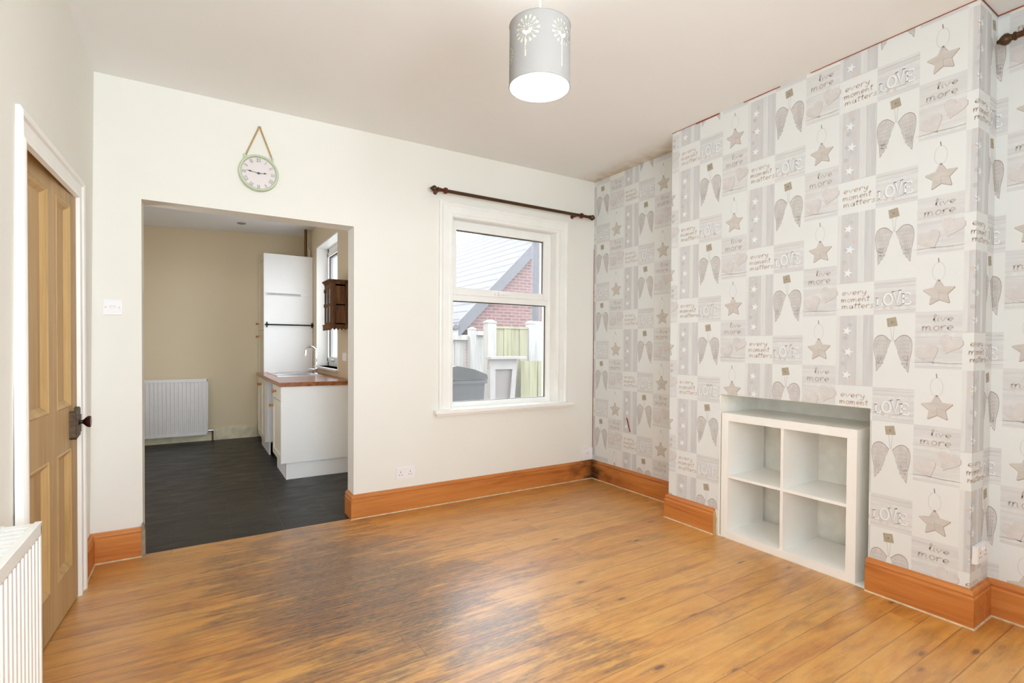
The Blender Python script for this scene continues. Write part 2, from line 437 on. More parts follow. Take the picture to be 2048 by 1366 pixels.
# floor
struct('floor', BX(-1.3, 2.95, YF-.2, 0.012, -.12, 0), M['floor'])
struct('floor_kitchen', BX(-1.9, 1.0, .012, KY+.2, -.12, -.001), M['slate'])
# ceilings
bm = bmesh.new()
v = [bm.verts.new(p) for p in [(-1.3, YF-.2, CZ(-1.3)), (3.0, YF-.2, CZ(3.0)), (3.0, .1, CZ(3.0)), (-1.3, .1, CZ(-1.3)),
                               (-1.3, YF-.2, HT), (3.0, YF-.2, HT), (3.0, .1, HT), (-1.3, .1, HT)]]
for f in [(0,1,2,3),(4,7,6,5),(0,4,5,1),(1,5,6,2),(2,6,7,3),(3,7,4,0)]: bm.faces.new([v[i] for i in f])
struct('ceiling', bm, M['ceiling'])
bm = bmesh.new()
kz = lambda x: 2.652 + x*.047
v = [bm.verts.new(p) for p in [(-1.9, T, kz(-1.9)), (1.0, T, kz(1.0)), (1.0, KY+.2, kz(1.0)), (-1.9, KY+.2, kz(-1.9)),
                               (-1.9, T, HT), (1.0, T, HT), (1.0, KY+.2, HT), (-1.9, KY+.2, HT)]]
for f in [(0,1,2,3),(4,7,6,5),(0,4,5,1),(1,5,6,2),(2,6,7,3),(3,7,4,0)]: bm.faces.new([v[i] for i in f])
struct('ceiling_kitchen', bm, M['kceiling'])

# back wall with the kitchen opening and the window hole (kitchen side painted too)
bm = bmesh.new()
for a in [(-1.35, OX1, 0, HT), (OX1, OX2, OH, HT), (OX2, WX1, 0, HT), (WX1, WX2, WZ2, HT), (WX1, WX2, 0, WZ1), (WX2, 2.95, 0, HT)]:
    bx(bm, a[0], a[1], 0, T, a[2], a[3])
struct('wall_back', bm, M['wall'])
# left wall: leans a hair, with the door hole
DY1, DY2, DH = -.395, -1.325, 1.935
def xl(z): return -1.019 + .0105*z
def lbox(bm, y0, y1, z0, z1):
    v = [bm.verts.new(p) for p in [(-1.2, y0, z0), (xl(z0), y0, z0), (xl(z0), y1, z0), (-1.2, y1, z0), (-1.2, y0, z1), (xl(z1), y0, z1), (xl(z1), y1, z1), (-1.2, y1, z1)]]
    for f in [(0,3,2,1),(4,5,6,7),(0,1,5,4),(1,2,6,5),(2,3,7,6),(3,0,4,7)]: bm.faces.new([v[i] for i in f])
bm = bmesh.new()
lbox(bm, DY1, 0, 0, HT); lbox(bm, DY2, DY1, DH, HT); lbox(bm, -3.68, DY2, 0, HT); lbox(bm, YF, -4.56, 0, HT); lbox(bm, -4.56, -3.68, 0, .84); lbox(bm, -4.56, -3.68, 2.16, HT)  # last pieces leave a hole for the added side window
struct('wall_left', bm, M['wall'])
# wall behind the camera, with a hole for the added window
bm = bmesh.new()
FW = (-.92, .62, .75, 2.25)
for a in [(-1.35, FW[0], 0, HT), (FW[0], FW[1], FW[3], HT), (FW[0], FW[1], 0, FW[2]), (FW[1], 2.95, 0, HT)]:
    bx(bm, a[0], a[1], YF-.2, YF, a[2], a[3])
struct('wall_front', bm, M['wall'])

# ------------------------------------------------------------------ wallpaper
CW, PH = .1735, .524
def strokes(lines, w):
    out = []
    for ln in lines:
        pts = [Vector((a, b)) for a, b in ln]
        L, R_ = [], []
        for i, p in enumerate(pts):
            d = (pts[min(i+1, len(pts)-1)] - pts[max(i-1, 0)])
            d = d.normalized() if d.length > 1e-9 else Vector((1, 0))
            nrm = Vector((-d.y, d.x))*w/2; L.append(p+nrm); R_.append(p-nrm)
        for i in range(len(pts)-1): out.append([tuple(L[i]), tuple(L[i+1]), tuple(R_[i+1]), tuple(R_[i])])
    return out
def arc(cx, cy, rx, ry, a0, a1, n=10):
    return [(cx+rx*math.cos(math.radians(a0+(a1-a0)*i/n)), cy+ry*math.sin(math.radians(a0+(a1-a0)*i/n))) for i in range(n+1)]
# script alphabet, unit x-height, y down is negative
GL = {
 'e': (.75, [[(.08,.42),(.62,.5)] + arc(.38,.5,.26,.42,10,300,10)]),
 'v': (.75, [[(.05,.95),(.3,.05),(.6,.9),(.74,.8)]]),
 'r': (.65, [[(.1,.95),(.14,.0)], [(.14,.55),(.3,.9),(.5,.95),(.6,.8)]]),
 'y': (.75, [[(.08,.95),(.16,.35),(.35,.2),(.55,.5)], [(.58,.95),(.5,-.2),(.25,-.6),(.08,-.3)]]),
 'm': (1.15, [[(.1,.95),(.12,0)], [(.12,.55),(.3,.95),(.46,.75),(.46,0)], [(.46,.55),(.68,.95),(.86,.75),(.88,.1),(1.05,.1)]]),
 'o': (.75, [arc(.38,.47,.27,.45,80,440,12)]),
 'n': (.8, [[(.1,.95),(.12,0)], [(.12,.55),(.35,.95),(.55,.75),(.56,.1),(.72,.1)]]),
 't': (.55, [[(.3,1.6),(.24,.15),(.45,.05)], [(.0,1.05),(.55,1.12)]]),
 'a': (.8, [arc(.36,.45,.26,.42,60,380,10), [(.62,.95),(.6,.1),(.75,.08)]]),
 's': (.62, [[(.52,.85),(.3,.95),(.15,.72),(.42,.45),(.45,.15),(.2,.02),(.05,.18)]]),
 'l': (.42, [[(.1,.3),(.32,1.6),(.2,1.9),(.1,1.6),(.12,.2),(.34,.05)]]),
 'i': (.34, [[(.14,.95),(.14,.1),(.3,.06)], [(.14,1.35),(.16,1.5)]]),
}
def word(s, u0, v0, h, sp=1.0, w=.0042, slant=.08):
    ls = []; x = 0
    for ch in s:
        adv, g = GL[ch]
        for ln in g: ls.append([(u0+(x+a)*h*sp+b*h*slant, v0+b*h) for a, b in ln])
        x += adv
    return strokes(ls, w)
def star(cx, cy, R_, rot=0, inner=.46):
    return [(cx+(R_ if i % 2 == 0 else R_*inner)*math.sin(rot+i*PI/5), cy+(R_ if i % 2 == 0 else R_*inner)*math.cos(rot+i*PI/5)) for i in range(10)]
def heart(cx, cy, s, rot):
    pts = []
    for i in range(20):
        t = 2*PI*i/20
        a = 16*math.sin(t)**3/17; b = (13*math.cos(t)-5*math.cos(2*t)-2*math.cos(3*t)-math.cos(4*t)+2)/16
        pts.append((cx+s*(a*math.cos(rot)-b*math.sin(rot)), cy+s*(a*math.sin(rot)+b*math.cos(rot))))
    return pts
def off(p, du, dv): return [(a+du, b+dv) for a, b in p]
def grow(p, k):
    cx = sum(a for a, b in p)/len(p); cy = sum(b for a, b in p)/len(p)
    return [(cx+(a-cx)*k, cy+(b-cy)*k) for a, b in p]
rnd = random.Random(3)
def motif_wings():
    o = []
    o.append(('peg', 2, [[(.056,-.021),(.095,-.015),(.103,-.058),(.061,-.063)]]))
    o.append(('pegd', 3, [star(.079, -.04, .006)]))
    o.append(('cord', 1, strokes([[(.073,-.06),(.081,-.13)], [(.089,-.06),(.084,-.13)]], .003)))
    Lw = [(.074,-.132),(.066,-.125),(.057,-.114),(.046,-.106),(.034,-.1035),(.021,-.107),(.010,-.117),(.0045,-.132),(.0025,-.152),(.004,-.176),(.0075,-.2),(.0125,-.222),(.0135,-.248),(.016,-.276),(.0235,-.266),(.0265,-.257),(.034,-.252),(.037,-.241),(.0435,-.232),(.0445,-.221),(.051,-.211),(.0525,-.199),(.058,-.188),(.0595,-.172),(.066,-.156),(.071,-.142)]
    Rw = [(.164-a*1.0, b*1.0-.002) for a, b in Lw]
    for Wg, s in ((Lw, 1), (Rw, -1)):
        o.append(('wingd', 1, [grow(Wg, 1.05)]))
        o.append(('wing', 2, [Wg]))
        fl = []
        for i in range(7):      # rows of feather tips
            y = -.125-.018*i; x0 = .012+.001*i; x1 = .062-.003*i; k = 5
            for j in range(k):
                a = x0+(x1-x0)*j/k; w_ = (x1-x0)/k
                fl.append([(a, y-.004*j*.3), (a+w_*.5, y-.010), (a+w_, y-.001*j)])
        for i in range(4):
            fl.append([(.018+.008*i, -.2), (.0175+.004*i, -.258+.008*i)])
        if s < 0: fl = [[(.164-a, b-.002) for a, b in ln] for ln in fl]
        o.append(('wingd', 3, strokes(fl, .0018)))
        o.append(('feather', 4, strokes([[(a+.0016, b-.0012) for a, b in ln] for ln in fl], .0018)))
    return o
def motif_love():
    o = []
    st = [[(0,-.014-.0*i),(.1735,-.016)] for i in range(1)]
    for y in (-.018, -.036, -.128, -.148):
        st.append([(0, y), (.05, y+.002), (.11, y-.001), (.1735, y+.002)])
    o.append(('seam', 1, strokes(st, .0016)))
    o.append(('plank', 1, [[(0,-.04),(.1735,-.038),(.1735,-.056),(0,-.05)], [(0,-.13),(.1735,-.126),(.1735,-.145),(0,-.146)]]))
    def L(k):
        g = [[(.016,-.082),(.016,-.124)], [(.011,-.082),(.022,-.082)], [(.010,-.124),(.034,-.124),(.036,-.112)]]
        g += [arc(.061,-.094,.018,.027,0,360,14)]
        g += [[(.083,-.056),(.098,-.115),(.112,-.052)], [(.078,-.056),(.089,-.056)], [(.106,-.052),(.117,-.052)]]
        g += [[(.124,-.070),(.124,-.122)], [(.118,-.070),(.148,-.070),(.150,-.080)], [(.124,-.095),(.142,-.095)], [(.118,-.122),(.150,-.122),(.153,-.110)]]
        return g
    o.append(('lshade', 2, strokes([[(a-.0035, b-.003) for a, b in ln] for ln in L(0)], .0085)))
    o.append(('lwhite', 3, strokes(L(0), .0075)))
    o.append(('blob', 2, [off(star(.045, -.132, .010, .3, .7), 0, 0), star(.075, -.136, .008, .9, .7)]))
    return o
def motif_star():
    o = []
    o.append(('hook', 2, strokes([[(.083,-.022),(.085,-.042)]], .004)))
    o.append(('cord', 1, strokes([arc(.085, -.083, .0235, .042, 90, 450, 18)], .0022)))
    p = star(.086, -.178, .064, -.05, .5)
    # softened points
    q = []
    for i in range(10):
        a, b = p[i]; c, d = p[(i+1) % 10]; z = p[i-1]
        if i % 2 == 0: q += [(a+(z[0]-a)*.14, b+(z[1]-b)*.14), (a+(c-a)*.14, b+(d-b)*.14)]
        else: q.append((a, b))
    o.append(('stard', 1, [off(grow(q, 1.05), .0015, -.002)])); o.append(('star', 2, [q]))
    o.append(('stard', 3, strokes([[(.086,-.178), p[3]], [(.086,-.178), p[5]]], .0012)))
    o.append(('hook', 3, [star(.0865, -.124, .005, 0, .8)]))
    return o
def motif_live():
    o = []
    for y in (-.022, -.095, -.118, -.235, -.252):
        o.append(('seam', 1, strokes([[(0, y), (.06, y+.002), (.12, y-.002), (.1735, y)]], .0014)))
    o.append(('plank', 1, [[(0,-.1),(.1735,-.096),(.1735,-.118),(0,-.114)], [(0,-.232),(.1735,-.228),(.1735,-.252),(0,-.248)]]))
    o.append(('textg', 3, word('live', .066, -.047, .018, 1.9, .0048)))
    o.append(('textg', 3, word('more', .024, -.088, .0225, 1.6, .0052)))
    for c in ((.128, -.153, .047, -.35), (.05, -.197, .047, .42)):
        h = heart(c[0], c[1], c[2], c[3])
        o.append(('heartd', 1, [off(grow(h, 1.03), .002, -.0025)])); o.append(('heart', 2, [h]))
        o.append(('heartd', 3, strokes([[(c[0]-.02, c[1]-.012), (c[0]+.0, c[1]-.020), (c[0]+.02, c[1]-.010)]], .001)))
        o.append(('blob', 3, [star(c[0]-.016, c[1]-.024, .009, .4, .7)]))
    return o
def motif_every():
    o = []
    o.append(('text', 2, word('every', .024, -.061, .0185, 1.75, .0046)))
    o.append(('text', 2, word('moment', .020, -.096, .0175, 1.48, .0046)))
    o.append(('text', 2, word('matters', .024, -.130, .0175, 1.68, .0046)))
    return o
def motif_wood():
    o = []
    o.append(('plank', 1, [[(.098,0),(.128,0),(.128,-.355),(.098,-.355)]]))
    o.append(('seam', 2, strokes([[(.130,0),(.131,-.12),(.129,-.24),(.13,-.355)], [(.160,0),(.161,-.2),(.16,-.355)]], .0018)))
    o.append(('plank', 1, [[(.0,-.0),(.018,0),(.016,-.355),(0,-.355)]]))
    for i in range(11):
        cx = .03+rnd.random()*.06; cy = -.015-.033*i
        o.append((('blob', 'seam')[i % 2], 2, [star(cx, cy, .008+.006*rnd.random(), rnd.random(), .75)]))
    for cy, cx, r in ((-.078, .052, .0235), (-.186, .060, .0245), (-.305, .052, .0235)):
        o.append(('lshade', 3, [off(star(cx, cy, r, .25, .42), -.003, -.003)])); o.append(('lwhite', 4, [star(cx, cy, r, .25, .42)]))
    return o
# one repeat of each column: list of (top offset, height, background, motif)
COLS = [
 [(0.0, .166, 'white', motif_every()), (-.166, .358, 'grey2', motif_wood())],
 [(0.0, .166, 'grey', motif_love()), (-.166, .358, 'white', motif_wings())],
 [(-.162, .262, 'grey', motif_live()), (-.424, .262, 'white', motif_star())],
]
def tris(poly):
    if len(poly) == 3: return [poly]
    if len(poly) == 4 : 
        pass
    t = tessellate_polygon([[Vector((a, b, 0)) for a, b in poly]])
    return [[poly[i] for i in q] for q in t]
for col in COLS:
    for k in range(len(col)):
        top, h, bg, mo = col[k]
        tt = []
        for key, lay, polys in mo:
            for p in polys:
                for t in tris(p): tt.append((key, lay, t))
        col[k] = (top, h, bg, tt)
def clip(poly, a0, a1, b0, b1):
    for ax, lim, sg in ((0, a0, 1), (0, a1, -1), (1, b0, 1), (1, b1, -1)):
        out = []
        for i in range(len(poly)):
            p, q = poly[i-1], poly[i]
            ip, iq = (p[ax]-lim)*sg >= 0, (q[ax]-lim)*sg >= 0
            if ip != iq:
                t = (lim-p[ax])/(q[ax]-p[ax]); out.append((p[0]+(q[0]-p[0])*t, p[1]+(q[1]-p[1])*t))
            if iq: out.append(q)
        poly = out
        if len(poly) < 3: return None
    return poly
def paper(bm, P, rects, s_start, first, z0, ncols):
    """P(s, z, lift) -> point; rects in (s, z); s_start = left edge of column 'first' (an index into COLS)"""
    def put(poly, key, lay):
        for a0, a1, b0, b1 in rects:
            if max(p[0] for p in poly) <= a0 or min(p[0] for p in poly) >= a1 or max(p[1] for p in poly) <= b0 or min(p[1] for p in poly) >= b1: continue
            c = clip(poly, a0, a1, b0, b1)
            if not c: continue
            area = sum(c[i-1][0]*c[i][1]-c[i][0]*c[i-1][1] for i in range(len(c)))
            if abs(area) < 1e-9: continue
            if area < 0: c = c[::-1]
            try: f = bm.faces.new([bm.verts.new(P(s, z, .0012+lay*.00025)) for s, z in c]); f.material_index = 1+WKEYS.index(key)
            except ValueError: pass
    for c in range(ncols):
        s0 = s_start + c*CW; col = COLS[(first+c) % 3]
        for k in range(-1, 7):
            for top, h, bg, tt in col:
                # each roll of three columns hangs half a repeat lower or higher than its neighbour
                zt = z0 - k*PH + top - (0 if ((first+c)//3) % 2 else PH/2)
                if zt-h > 2.9 or zt < -.1: continue
                put([(s0, zt-h), (s0+CW, zt-h), (s0+CW, zt), (s0, zt)], bg, 0)
                for key, lay, t in tt: put([(s0+u, zt+v_) for u, v_ in t], key, lay)
WPM = [M['wall']] + [WP[k] for k in WKEYS]

# chimney breast with its recess, papered on the front, left and right returns
FY1, FY2, FZ = -1.530, -2.391, .911
M['recess'] = plain('grubby off-white recess plaster', (.92, .90, .83), .85, var=.05, sc=14, bump=.4)
bm = bmesh.new()
bx(bm, XC, 2.95, FY1, Y1, 0, HT); bx(bm, XC, 2.95, Y2, FY2, 0, HT); bx(bm, XC, 2.95, FY2, FY1, FZ, HT)
n0 = len(bm.faces)
front = lambda s, z, l: (XC-l, Y1-s, z)
SK = .16
R_ = [(0, -(FY1-Y1), SK, CZ(XC)), (-(FY1-Y1), -(FY2-Y1), FZ, CZ(XC)), (-(FY2-Y1), -(Y2-Y1)+.001, SK, CZ(XC))]
paper(bm, front, R_, (Y1-(-1.184))-CW, 2, 2.590, 11)     # 1.184: where the first whole column starts
# right return (faces the camera end): wraps the cut column, then the wings column of the alcove
ret = lambda s, z, l: (XC+s, Y2-l, z)
wrap = (-(Y2-Y1)) - ((Y1-(-1.184)) + CW*9)
paper(bm, ret, [(0, CW-wrap, SK, CZ(XC))], -wrap, 0, 2.590, 1)
paper(bm, ret, [(CW-wrap, XA-XC, SK, CZ(XC))], XA-XC-(CW-.044), 1, 2.596, 1)
# red paint showing along the ceiling line
for a, b, w_ in [(Y1, Y1-.20, .004), (Y1-.20, Y1-.38, .010), (Y1-.55, Y1-.78, .006), (Y1-.95, Y2, .0045)]:
    f = bm.faces.new([bm.verts.new(p) for p in [(XC-.0035, a, CZ(XC)-w_), (XC-.0035, b, CZ(XC)-w_), (XC-.0035, b, CZ(XC)), (XC-.0035, a, CZ(XC))]]); f.material_index = 1+WKEYS.index('red')
f = bm.faces.new([bm.verts.new(p) for p in [(XC, Y2-.0035, CZ(XC)-.007), (XA, Y2-.0035, CZ(XC)-.007), (XA, Y2-.0035, CZ(XC)), (XC, Y2-.0035, CZ(XC))]]); f.material_index = 1+WKEYS.index('red')
struct('wall_chimney_breast', bm, WPM, recalc=False)
bm = bmesh.new()
bx(bm, 2.735, 2.95, FY2, FY1, 0, FZ); bx(bm, XC, 2.74, FY2, FY1, -.1, .004)
bx(bm, XC+.004, 2.74, FY1-.004, FY1+.001, .004, FZ); bx(bm, XC+.004, 2.74, FY2-.001, FY2+.003, .004, FZ); bx(bm, XC+.004, 2.74, FY2, FY1, FZ-.003, FZ+.001)
struct('trim_recess_lining', bm, M['recess'])
# first alcove
bm = bmesh.new()
bx(bm, XR, 2.95, Y1-.02, .05, 0, HT)
alc = lambda s, z, l: (XR-l, -s, z)
paper(bm, alc, [(0, -Y1+.001, SK, CZ(XR))], .0345-CW, 0, 2.572, 9)
def redpoly(pts): 
    f = bm.faces.new([bm.verts.new(p) for p in pts]); f.material_index = 1+WKEYS.index('red')
redpoly([(XR-.0035, -.474, .49), (XR-.0035, -.488, .49), (XR-.0035, -.452, .60), (XR-.0035, -.432, .61)])
redpoly([(XR-.0035, -.001, .28), (XR-.0035, -.009, .28), (XR-.0035, -.007, 2.1), (XR-.0035, -.001, 2.1)])
struct('wall_alcove', bm, WPM, recalc=False)
# second alcove with a glazed door further along the wall
GY1, GY2, GZ = -3.35, -4.45, 2.15
bm = bmesh.new()
bx(bm, XA, 2.95, GY1, Y2+.02, 0, HT); bx(bm, XA, 2.95, GY2, GY1, GZ, HT); bx(bm, XA, 2.95, YF-.2, GY2, 0, HT)
al2 = lambda s, z, l: (XA-l, Y2-s, z)
paper(bm, al2, [(0, Y2-GY1, SK, CZ(XA)), (Y2-GY1, Y2-GY2, GZ, CZ(XA)), (Y2-GY2, Y2-YF, SK, CZ(XA))], .041-CW, 1, 2.596, 12)
redpoly([(XA-.0035, Y2, CZ(XA)-.006), (XA-.0035, -3.2, CZ(XA)-.008), (XA-.0035, -3.2, CZ(XA)), (XA-.0035, Y2, CZ(XA))])
struct('wall_right', bm, WPM, recalc=False)

# ------------------------------------------------------------------ kitchen shell
KW = (1.98, 3.06, .95, 2.40)      # window in the kitchen's right wall: y0, y1, z0, z1
bm = bmesh.new()
X2 = KX+.30
for a in [(T, KW[0], 0, HT), (KW[0], KW[1], 0, KW[2]), (KW[0], KW[1], KW[3], HT), (KW[1], KY+.2, 0, HT)]:
    bx(bm, KX, X2, a[0], a[1], a[2], a[3])
struct('wall_kitchen_right', bm, M['kwall'])
struct('wall_kitchen_far', BX(-1.9, X2, KY, KY+.25, 0, HT), M['kwall'])
struct('wall_kitchen_left', BX(-2.0, -1.65, T, KY, 0, HT), M['kwall'])
# kitchen side of the dividing wall is left as wall_back; the strip behind the jamb belongs to it
struct('wall_kitchen_front', BX(-1.65, -1.35, 0, T, 0, HT), M['kwall'])
# kitchen skirting
bm = bmesh.new(); bx(bm, -1.65, .16, KY-.02, KY, 0, .13); bx(bm, -1.65, .16, KY-.012, KY, .13, .155)
struct('baseboard_kitchen', bm, M['kskirt'])

# ------------------------------------------------------------------ skirting boards
PR = [(0, 0), (.022, 0), (.022, .128), (.017, .134), (.017, .140), (.020, .146), (.016, .156), (.008, .162), (.006, .1675), (0, .1675)]
def skirt(bm, p0, p1, nrm, m0=0, m1=0, mi=0, caulk=True):
    """profile run from p0 to p1 on the wall line; nrm = into the room; m0/m1 mitre (+ outside corner, - inside)"""
    p0, p1, nrm = Vector((*p0, 0)), Vector((*p1, 0)), Vector((*nrm, 0)); d = (p1-p0).normalized()
    A = [bm.verts.new(p0 + nrm*t - d*t*m0 + Vector((0, 0, z))) for t, z in PR]
    B = [bm.verts.new(p1 + nrm*t + d*t*m1 + Vector((0, 0, z))) for t, z in PR]
    n = len(PR)
    for i in range(n): bm.faces.new([A[i], A[(i+1)%n], B[(i+1)%n], B[i]]).material_index = mi
    bm.faces.new(A).material_index = mi; bm.faces.new(B).material_index = mi
    if caulk:
        q0 = p0 + nrm*.022 - d*.022*m0; q1 = p1 + nrm*.022 + d*.022*m1
        a = [q0, q0+nrm*.005-d*.005*m0, q0+Vector((0, 0, .006))]; b = [q1, q1+nrm*.005+d*.005*m1, q1+Vector((0, 0, .006))]
        A = [bm.verts.new(v_) for v_ in a]; B = [bm.verts.new(v_) for v_ in b]
        for i in range(3): bm.faces.new([A[i], A[(i+1)%3], B[(i+1)%3], B[i]]).material_index = 1
        bm.faces.new(A).material_index = 1; bm.faces.new(B).material_index = 1
CK = M['caulk']
bm = bmesh.new(); skirt(bm, (OX2, 0), (XR, 0), (0, -1), 1, -1); skirt(bm, (OX2, T), (OX2, 0), (-1, 0), 0, 1, caulk=False)
struct('baseboard_back', bm, [M['skirt_x'], CK])
bm = bmesh.new(); skirt(bm, (-1.017, 0), (OX1-.002, 0), (0, -1), -1, 0)
prism(bm, [(0, 0), (.034, 0), (.034, .14), (.026, .17), (.015, .188), (.004, .186), (0, .17)], lambda u, v_, d: (OX1-.004+u*.5, -.024+d, v_), 0, .04, 2)
struct('baseboard_back_left', bm, [M['skirt_x'], CK, M['worn']])
bm = bmesh.new(); skirt(bm, (-1.018, -.318), (-1.018, 0), (1, 0), 0, -1); struct('baseboard_left', bm, [M['skirt_y'], CK])
bm = bmesh.new(); skirt(bm, (-1.018, YF), (-1.018, -1.44), (1, 0), 0, 0); struct('baseboard_left_front', bm, [M['skirt_y'], CK])
bm = bmesh.new(); skirt(bm, (XR, 0), (XR, Y1), (-1, 0), -1, -1); struct('baseboard_alcove', bm, [M['skirt_y'], CK])
bm = bmesh.new(); skirt(bm, (XC, Y1), (XC, -1.505), (-1, 0), 1, 0); skirt(bm, (XR, Y1), (XC, Y1), (0, 1), -1, 1)
prism(bm, [(0, 0), (.012, 0), (.010, .06), (.014, .10), (.004, .15), (0, .15)], lambda u, v_, d: (XC-.020+d, -1.505-u, v_), 0, .02, 2)
struct('baseboard_breast_far', bm, [M['skirt_y'], CK, M['doorlight']])
bm = bmesh.new(); skirt(bm, (XC, -2.386), (XC, Y2), (-1, 0), 0, 1); skirt(bm, (XC, Y2), (XA, Y2), (0, -1), 1, -1)
struct('baseboard_breast_near', bm, [M['skirt_y'], CK])
bm = bmesh.new(); skirt(bm, (XA, Y2), (XA, GY1+.01), (-1, 0), -1, 0); struct('baseboard_right', bm, [M['skirt_y'], CK])

# ------------------------------------------------------------------ window in the back wall
win = sempty('window_1')
AR = [(0, 0), (0, .020), (.012, .026), (.024, .022), (.030, .016), (.080, .014), (.090, .020), (.104, .020), (.112, .012), (.115, 0)]   # (from outer edge, thickness)
def arch_run(bm, P, L0, L1, m0, m1, prof=AR, flip=False):
    """P(along, across, out); mitre: along shifts by across*m"""
    A = [bm.verts.new(P(L0+a*m0, a, t)) for a, t in prof]; B = [bm.verts.new(P(L1+a*m1, a, t)) for a, t in prof]
    n = len(prof)
    for i in range(n): bm.faces.new([A[i], A[(i+1)%n], B[(i+1)%n], B[i]])
    bm.faces.new(A); bm.faces.new(B)
bm = bmesh.new()
ox0, ox1, oz = WX1-.115, WX2+.115, WZ2+.108
arch_run(bm, lambda l, a, t: (ox0+a, -t, l), .722, oz, 0, -1)
arch_run(bm, lambda l, a, t: (ox1-a, -t, l), .722, oz, 0, -1)
arch_run(bm, lambda l, a, t: (l, -t, oz-a), ox0, ox1, 1, -1)
obj('architrave', bm, M['gloss'], win)
bm = bmesh.new(); bx(bm, .988, 2.306, -.065, .0, .692, .722, bev=.006); bx(bm, WX1, WX2, -.01, .10, .692, .724)
bx(bm, 1.01, 2.285, -.03, 0, .672, .694, bev=.004)
obj('window_sill', bm, M['gloss'], win)
bm = bmesh.new()          # plastered reveal boards
bx(bm, WX1-.012, WX1+.003, -.004, .155, .722, WZ2+.01); bx(bm, WX2-.003, WX2+.012, -.004, .155, .722, WZ2+.01); bx(bm, WX1-.012, WX2+.012, -.004, .155, WZ2-.003, WZ2+.012)
obj('window_reveal', bm, M['gloss'], win)
bm = bmesh.new()
yA, yB = .085, .15
bx(bm, WX1, 1.192, yA, yB, .722, WZ2, bev=.003); bx(bm, 2.097, WX2, yA, yB, .722, WZ2, bev=.003)
bx(bm, 1.192, 2.097, yA, yB, .722, .760, bev=.003); bx(bm, 1.192, 2.097, yA, yB, 1.566, 1.625, bev=.003); bx(bm, 1.192, 2.097, yA, yB, 2.165, WZ2, bev=.003)
fr = obj('window_frame', bm, M['upvc'], win)
bm = bmesh.new()          # opening top light, stands proud of the frame
yC = .070
bx(bm, 1.175, 1.212, yC, .14, 1.612, 2.178, bev=.004); bx(bm, 2.058, 2.112, yC, .14, 1.612, 2.178, bev=.004)
bx(bm, 1.212, 2.058, yC, .14, 1.612, 1.668, bev=.004); bx(bm, 1.212, 2.058, yC, .14, 2.125, 2.178, bev=.004)
sash = obj('top_sash', bm, M['upvc'], win)
bm = bmesh.new(); bx(bm, 1.56, 1.66, yC-.012, yC, 1.626, 1.646, bev=.003); bx(bm, 1.585, 1.60, yC-.030, yC-.01, 1.622, 1.65, bev=.003)
bx(bm, 1.585, 1.70, yC-.034, yC-.022, 1.632, 1.644, bev=.003)
obj('window_handle', bm, M['upvc'], sash)
bm = bmesh.new(); lathe(bm, [(0, 0), (.005, 0), (.005, .004), (0, .004)], (1.640, yC-.012, 1.637), 'y', 10, sgn=-1)
obj('handle_lock', bm, M['dark'], sash)
def gask(x0, x1, z0, z1, y, w=.0065):
    bm = bmesh.new()
    bx(bm, x0, x0+w, y, y+.006, z0, z1); bx(bm, x1-w, x1, y, y+.006, z0, z1); bx(bm, x0, x1, y, y+.006, z1-w, z1); bx(bm, x0, x1, y, y+.006, z0, z0+w*.5)
    return bm
obj('gasket', gask(1.212, 2.058, 1.668, 2.125, .092), M['gasket'], sash)
obj('gasket', gask(1.192, 2.097, .760, 1.566, .105), M['gasket'], fr)
obj('window_pane', BX(1.212, 2.058, .100, .104, 1.668, 2.125), M['glass'], win)
obj('window_pane', BX(1.192, 2.097, .112, .116, .760, 1.566), M['glass'], win)

# kitchen window
kw = sempty('window_2')
y0, y1, z0, z1 = KW
bm = bmesh.new()
bx(bm, KX-.004, X2, y1-.004, y1+.012, z0-.02, z1+.012); bx(bm, KX-.004, X2, y0-.012, y0+.004, z0-.02, z1+.012); bx(bm, KX-.004, X2, y0, y1, z1-.004, z1+.012)
obj('window_reveal', bm, M['upvc'], kw)
obj('window_sill', BX(KX-.035, X2, y0-.03, y1+.04, z0-.022, z0, bev=.006), M['gloss'], kw)
fx = KX+.13
bm = bmesh.new()
bx(bm, fx, fx+.07, y0, y0+.05, z0, z1, bev=.003); bx(bm, fx, fx+.07, y1-.05, y1, z0, z1, bev=.003); bx(bm, fx, fx+.07, y0, y1, z0, z0+.05, bev=.003); bx(bm, fx, fx+.07, y0, y1, z1-.05, z1, bev=.003)
kf = obj('window_frame', bm, M['upvc'], kw)
bm = bmesh.new(); a, b, c, d = y0+.045, y1-.055, z0+.055, z1-.065
for q in [(a, a+.05, c, d), (b-.05, b, c, d), (a, b, c, c+.05), (a, b, d-.05, d)]: bx(bm, fx-.02, fx+.05, *q, bev=.004)
ks = obj('window_sash', bm, M['upvc'], kw)
bm = bmesh.new(); a, b, c, d = a+.05, b-.05, c+.05, d-.05
for q in [(a, a+.008, c, d), (b-.008, b, c, d), (a, b, d-.008, d), (a, b, c, c+.005)]: bx(bm, fx+.0, fx+.008, *q)
q_ = y1-.05
for q in [(q_-.004, q_+.004, z0+.05, z1-.05), (y0+.05, y1-.05, z1-.062, z1-.056)]: bx(bm, fx-.003, fx+.002, *q)
obj('gasket', bm, M['gasket'], ks)
obj('window_pane', BX(fx+.012, fx+.016, a, b, c, d), M['glass2'], kw)
obj('window_handle', TUBE([(fx-.02, 2.62, z0+.075), (fx-.05, 2.62, z0+.078), (fx-.055, 2.70, z0+.085), (fx-.045, 2.80, z0+.075)], .008, 8), M['steel'], ks)

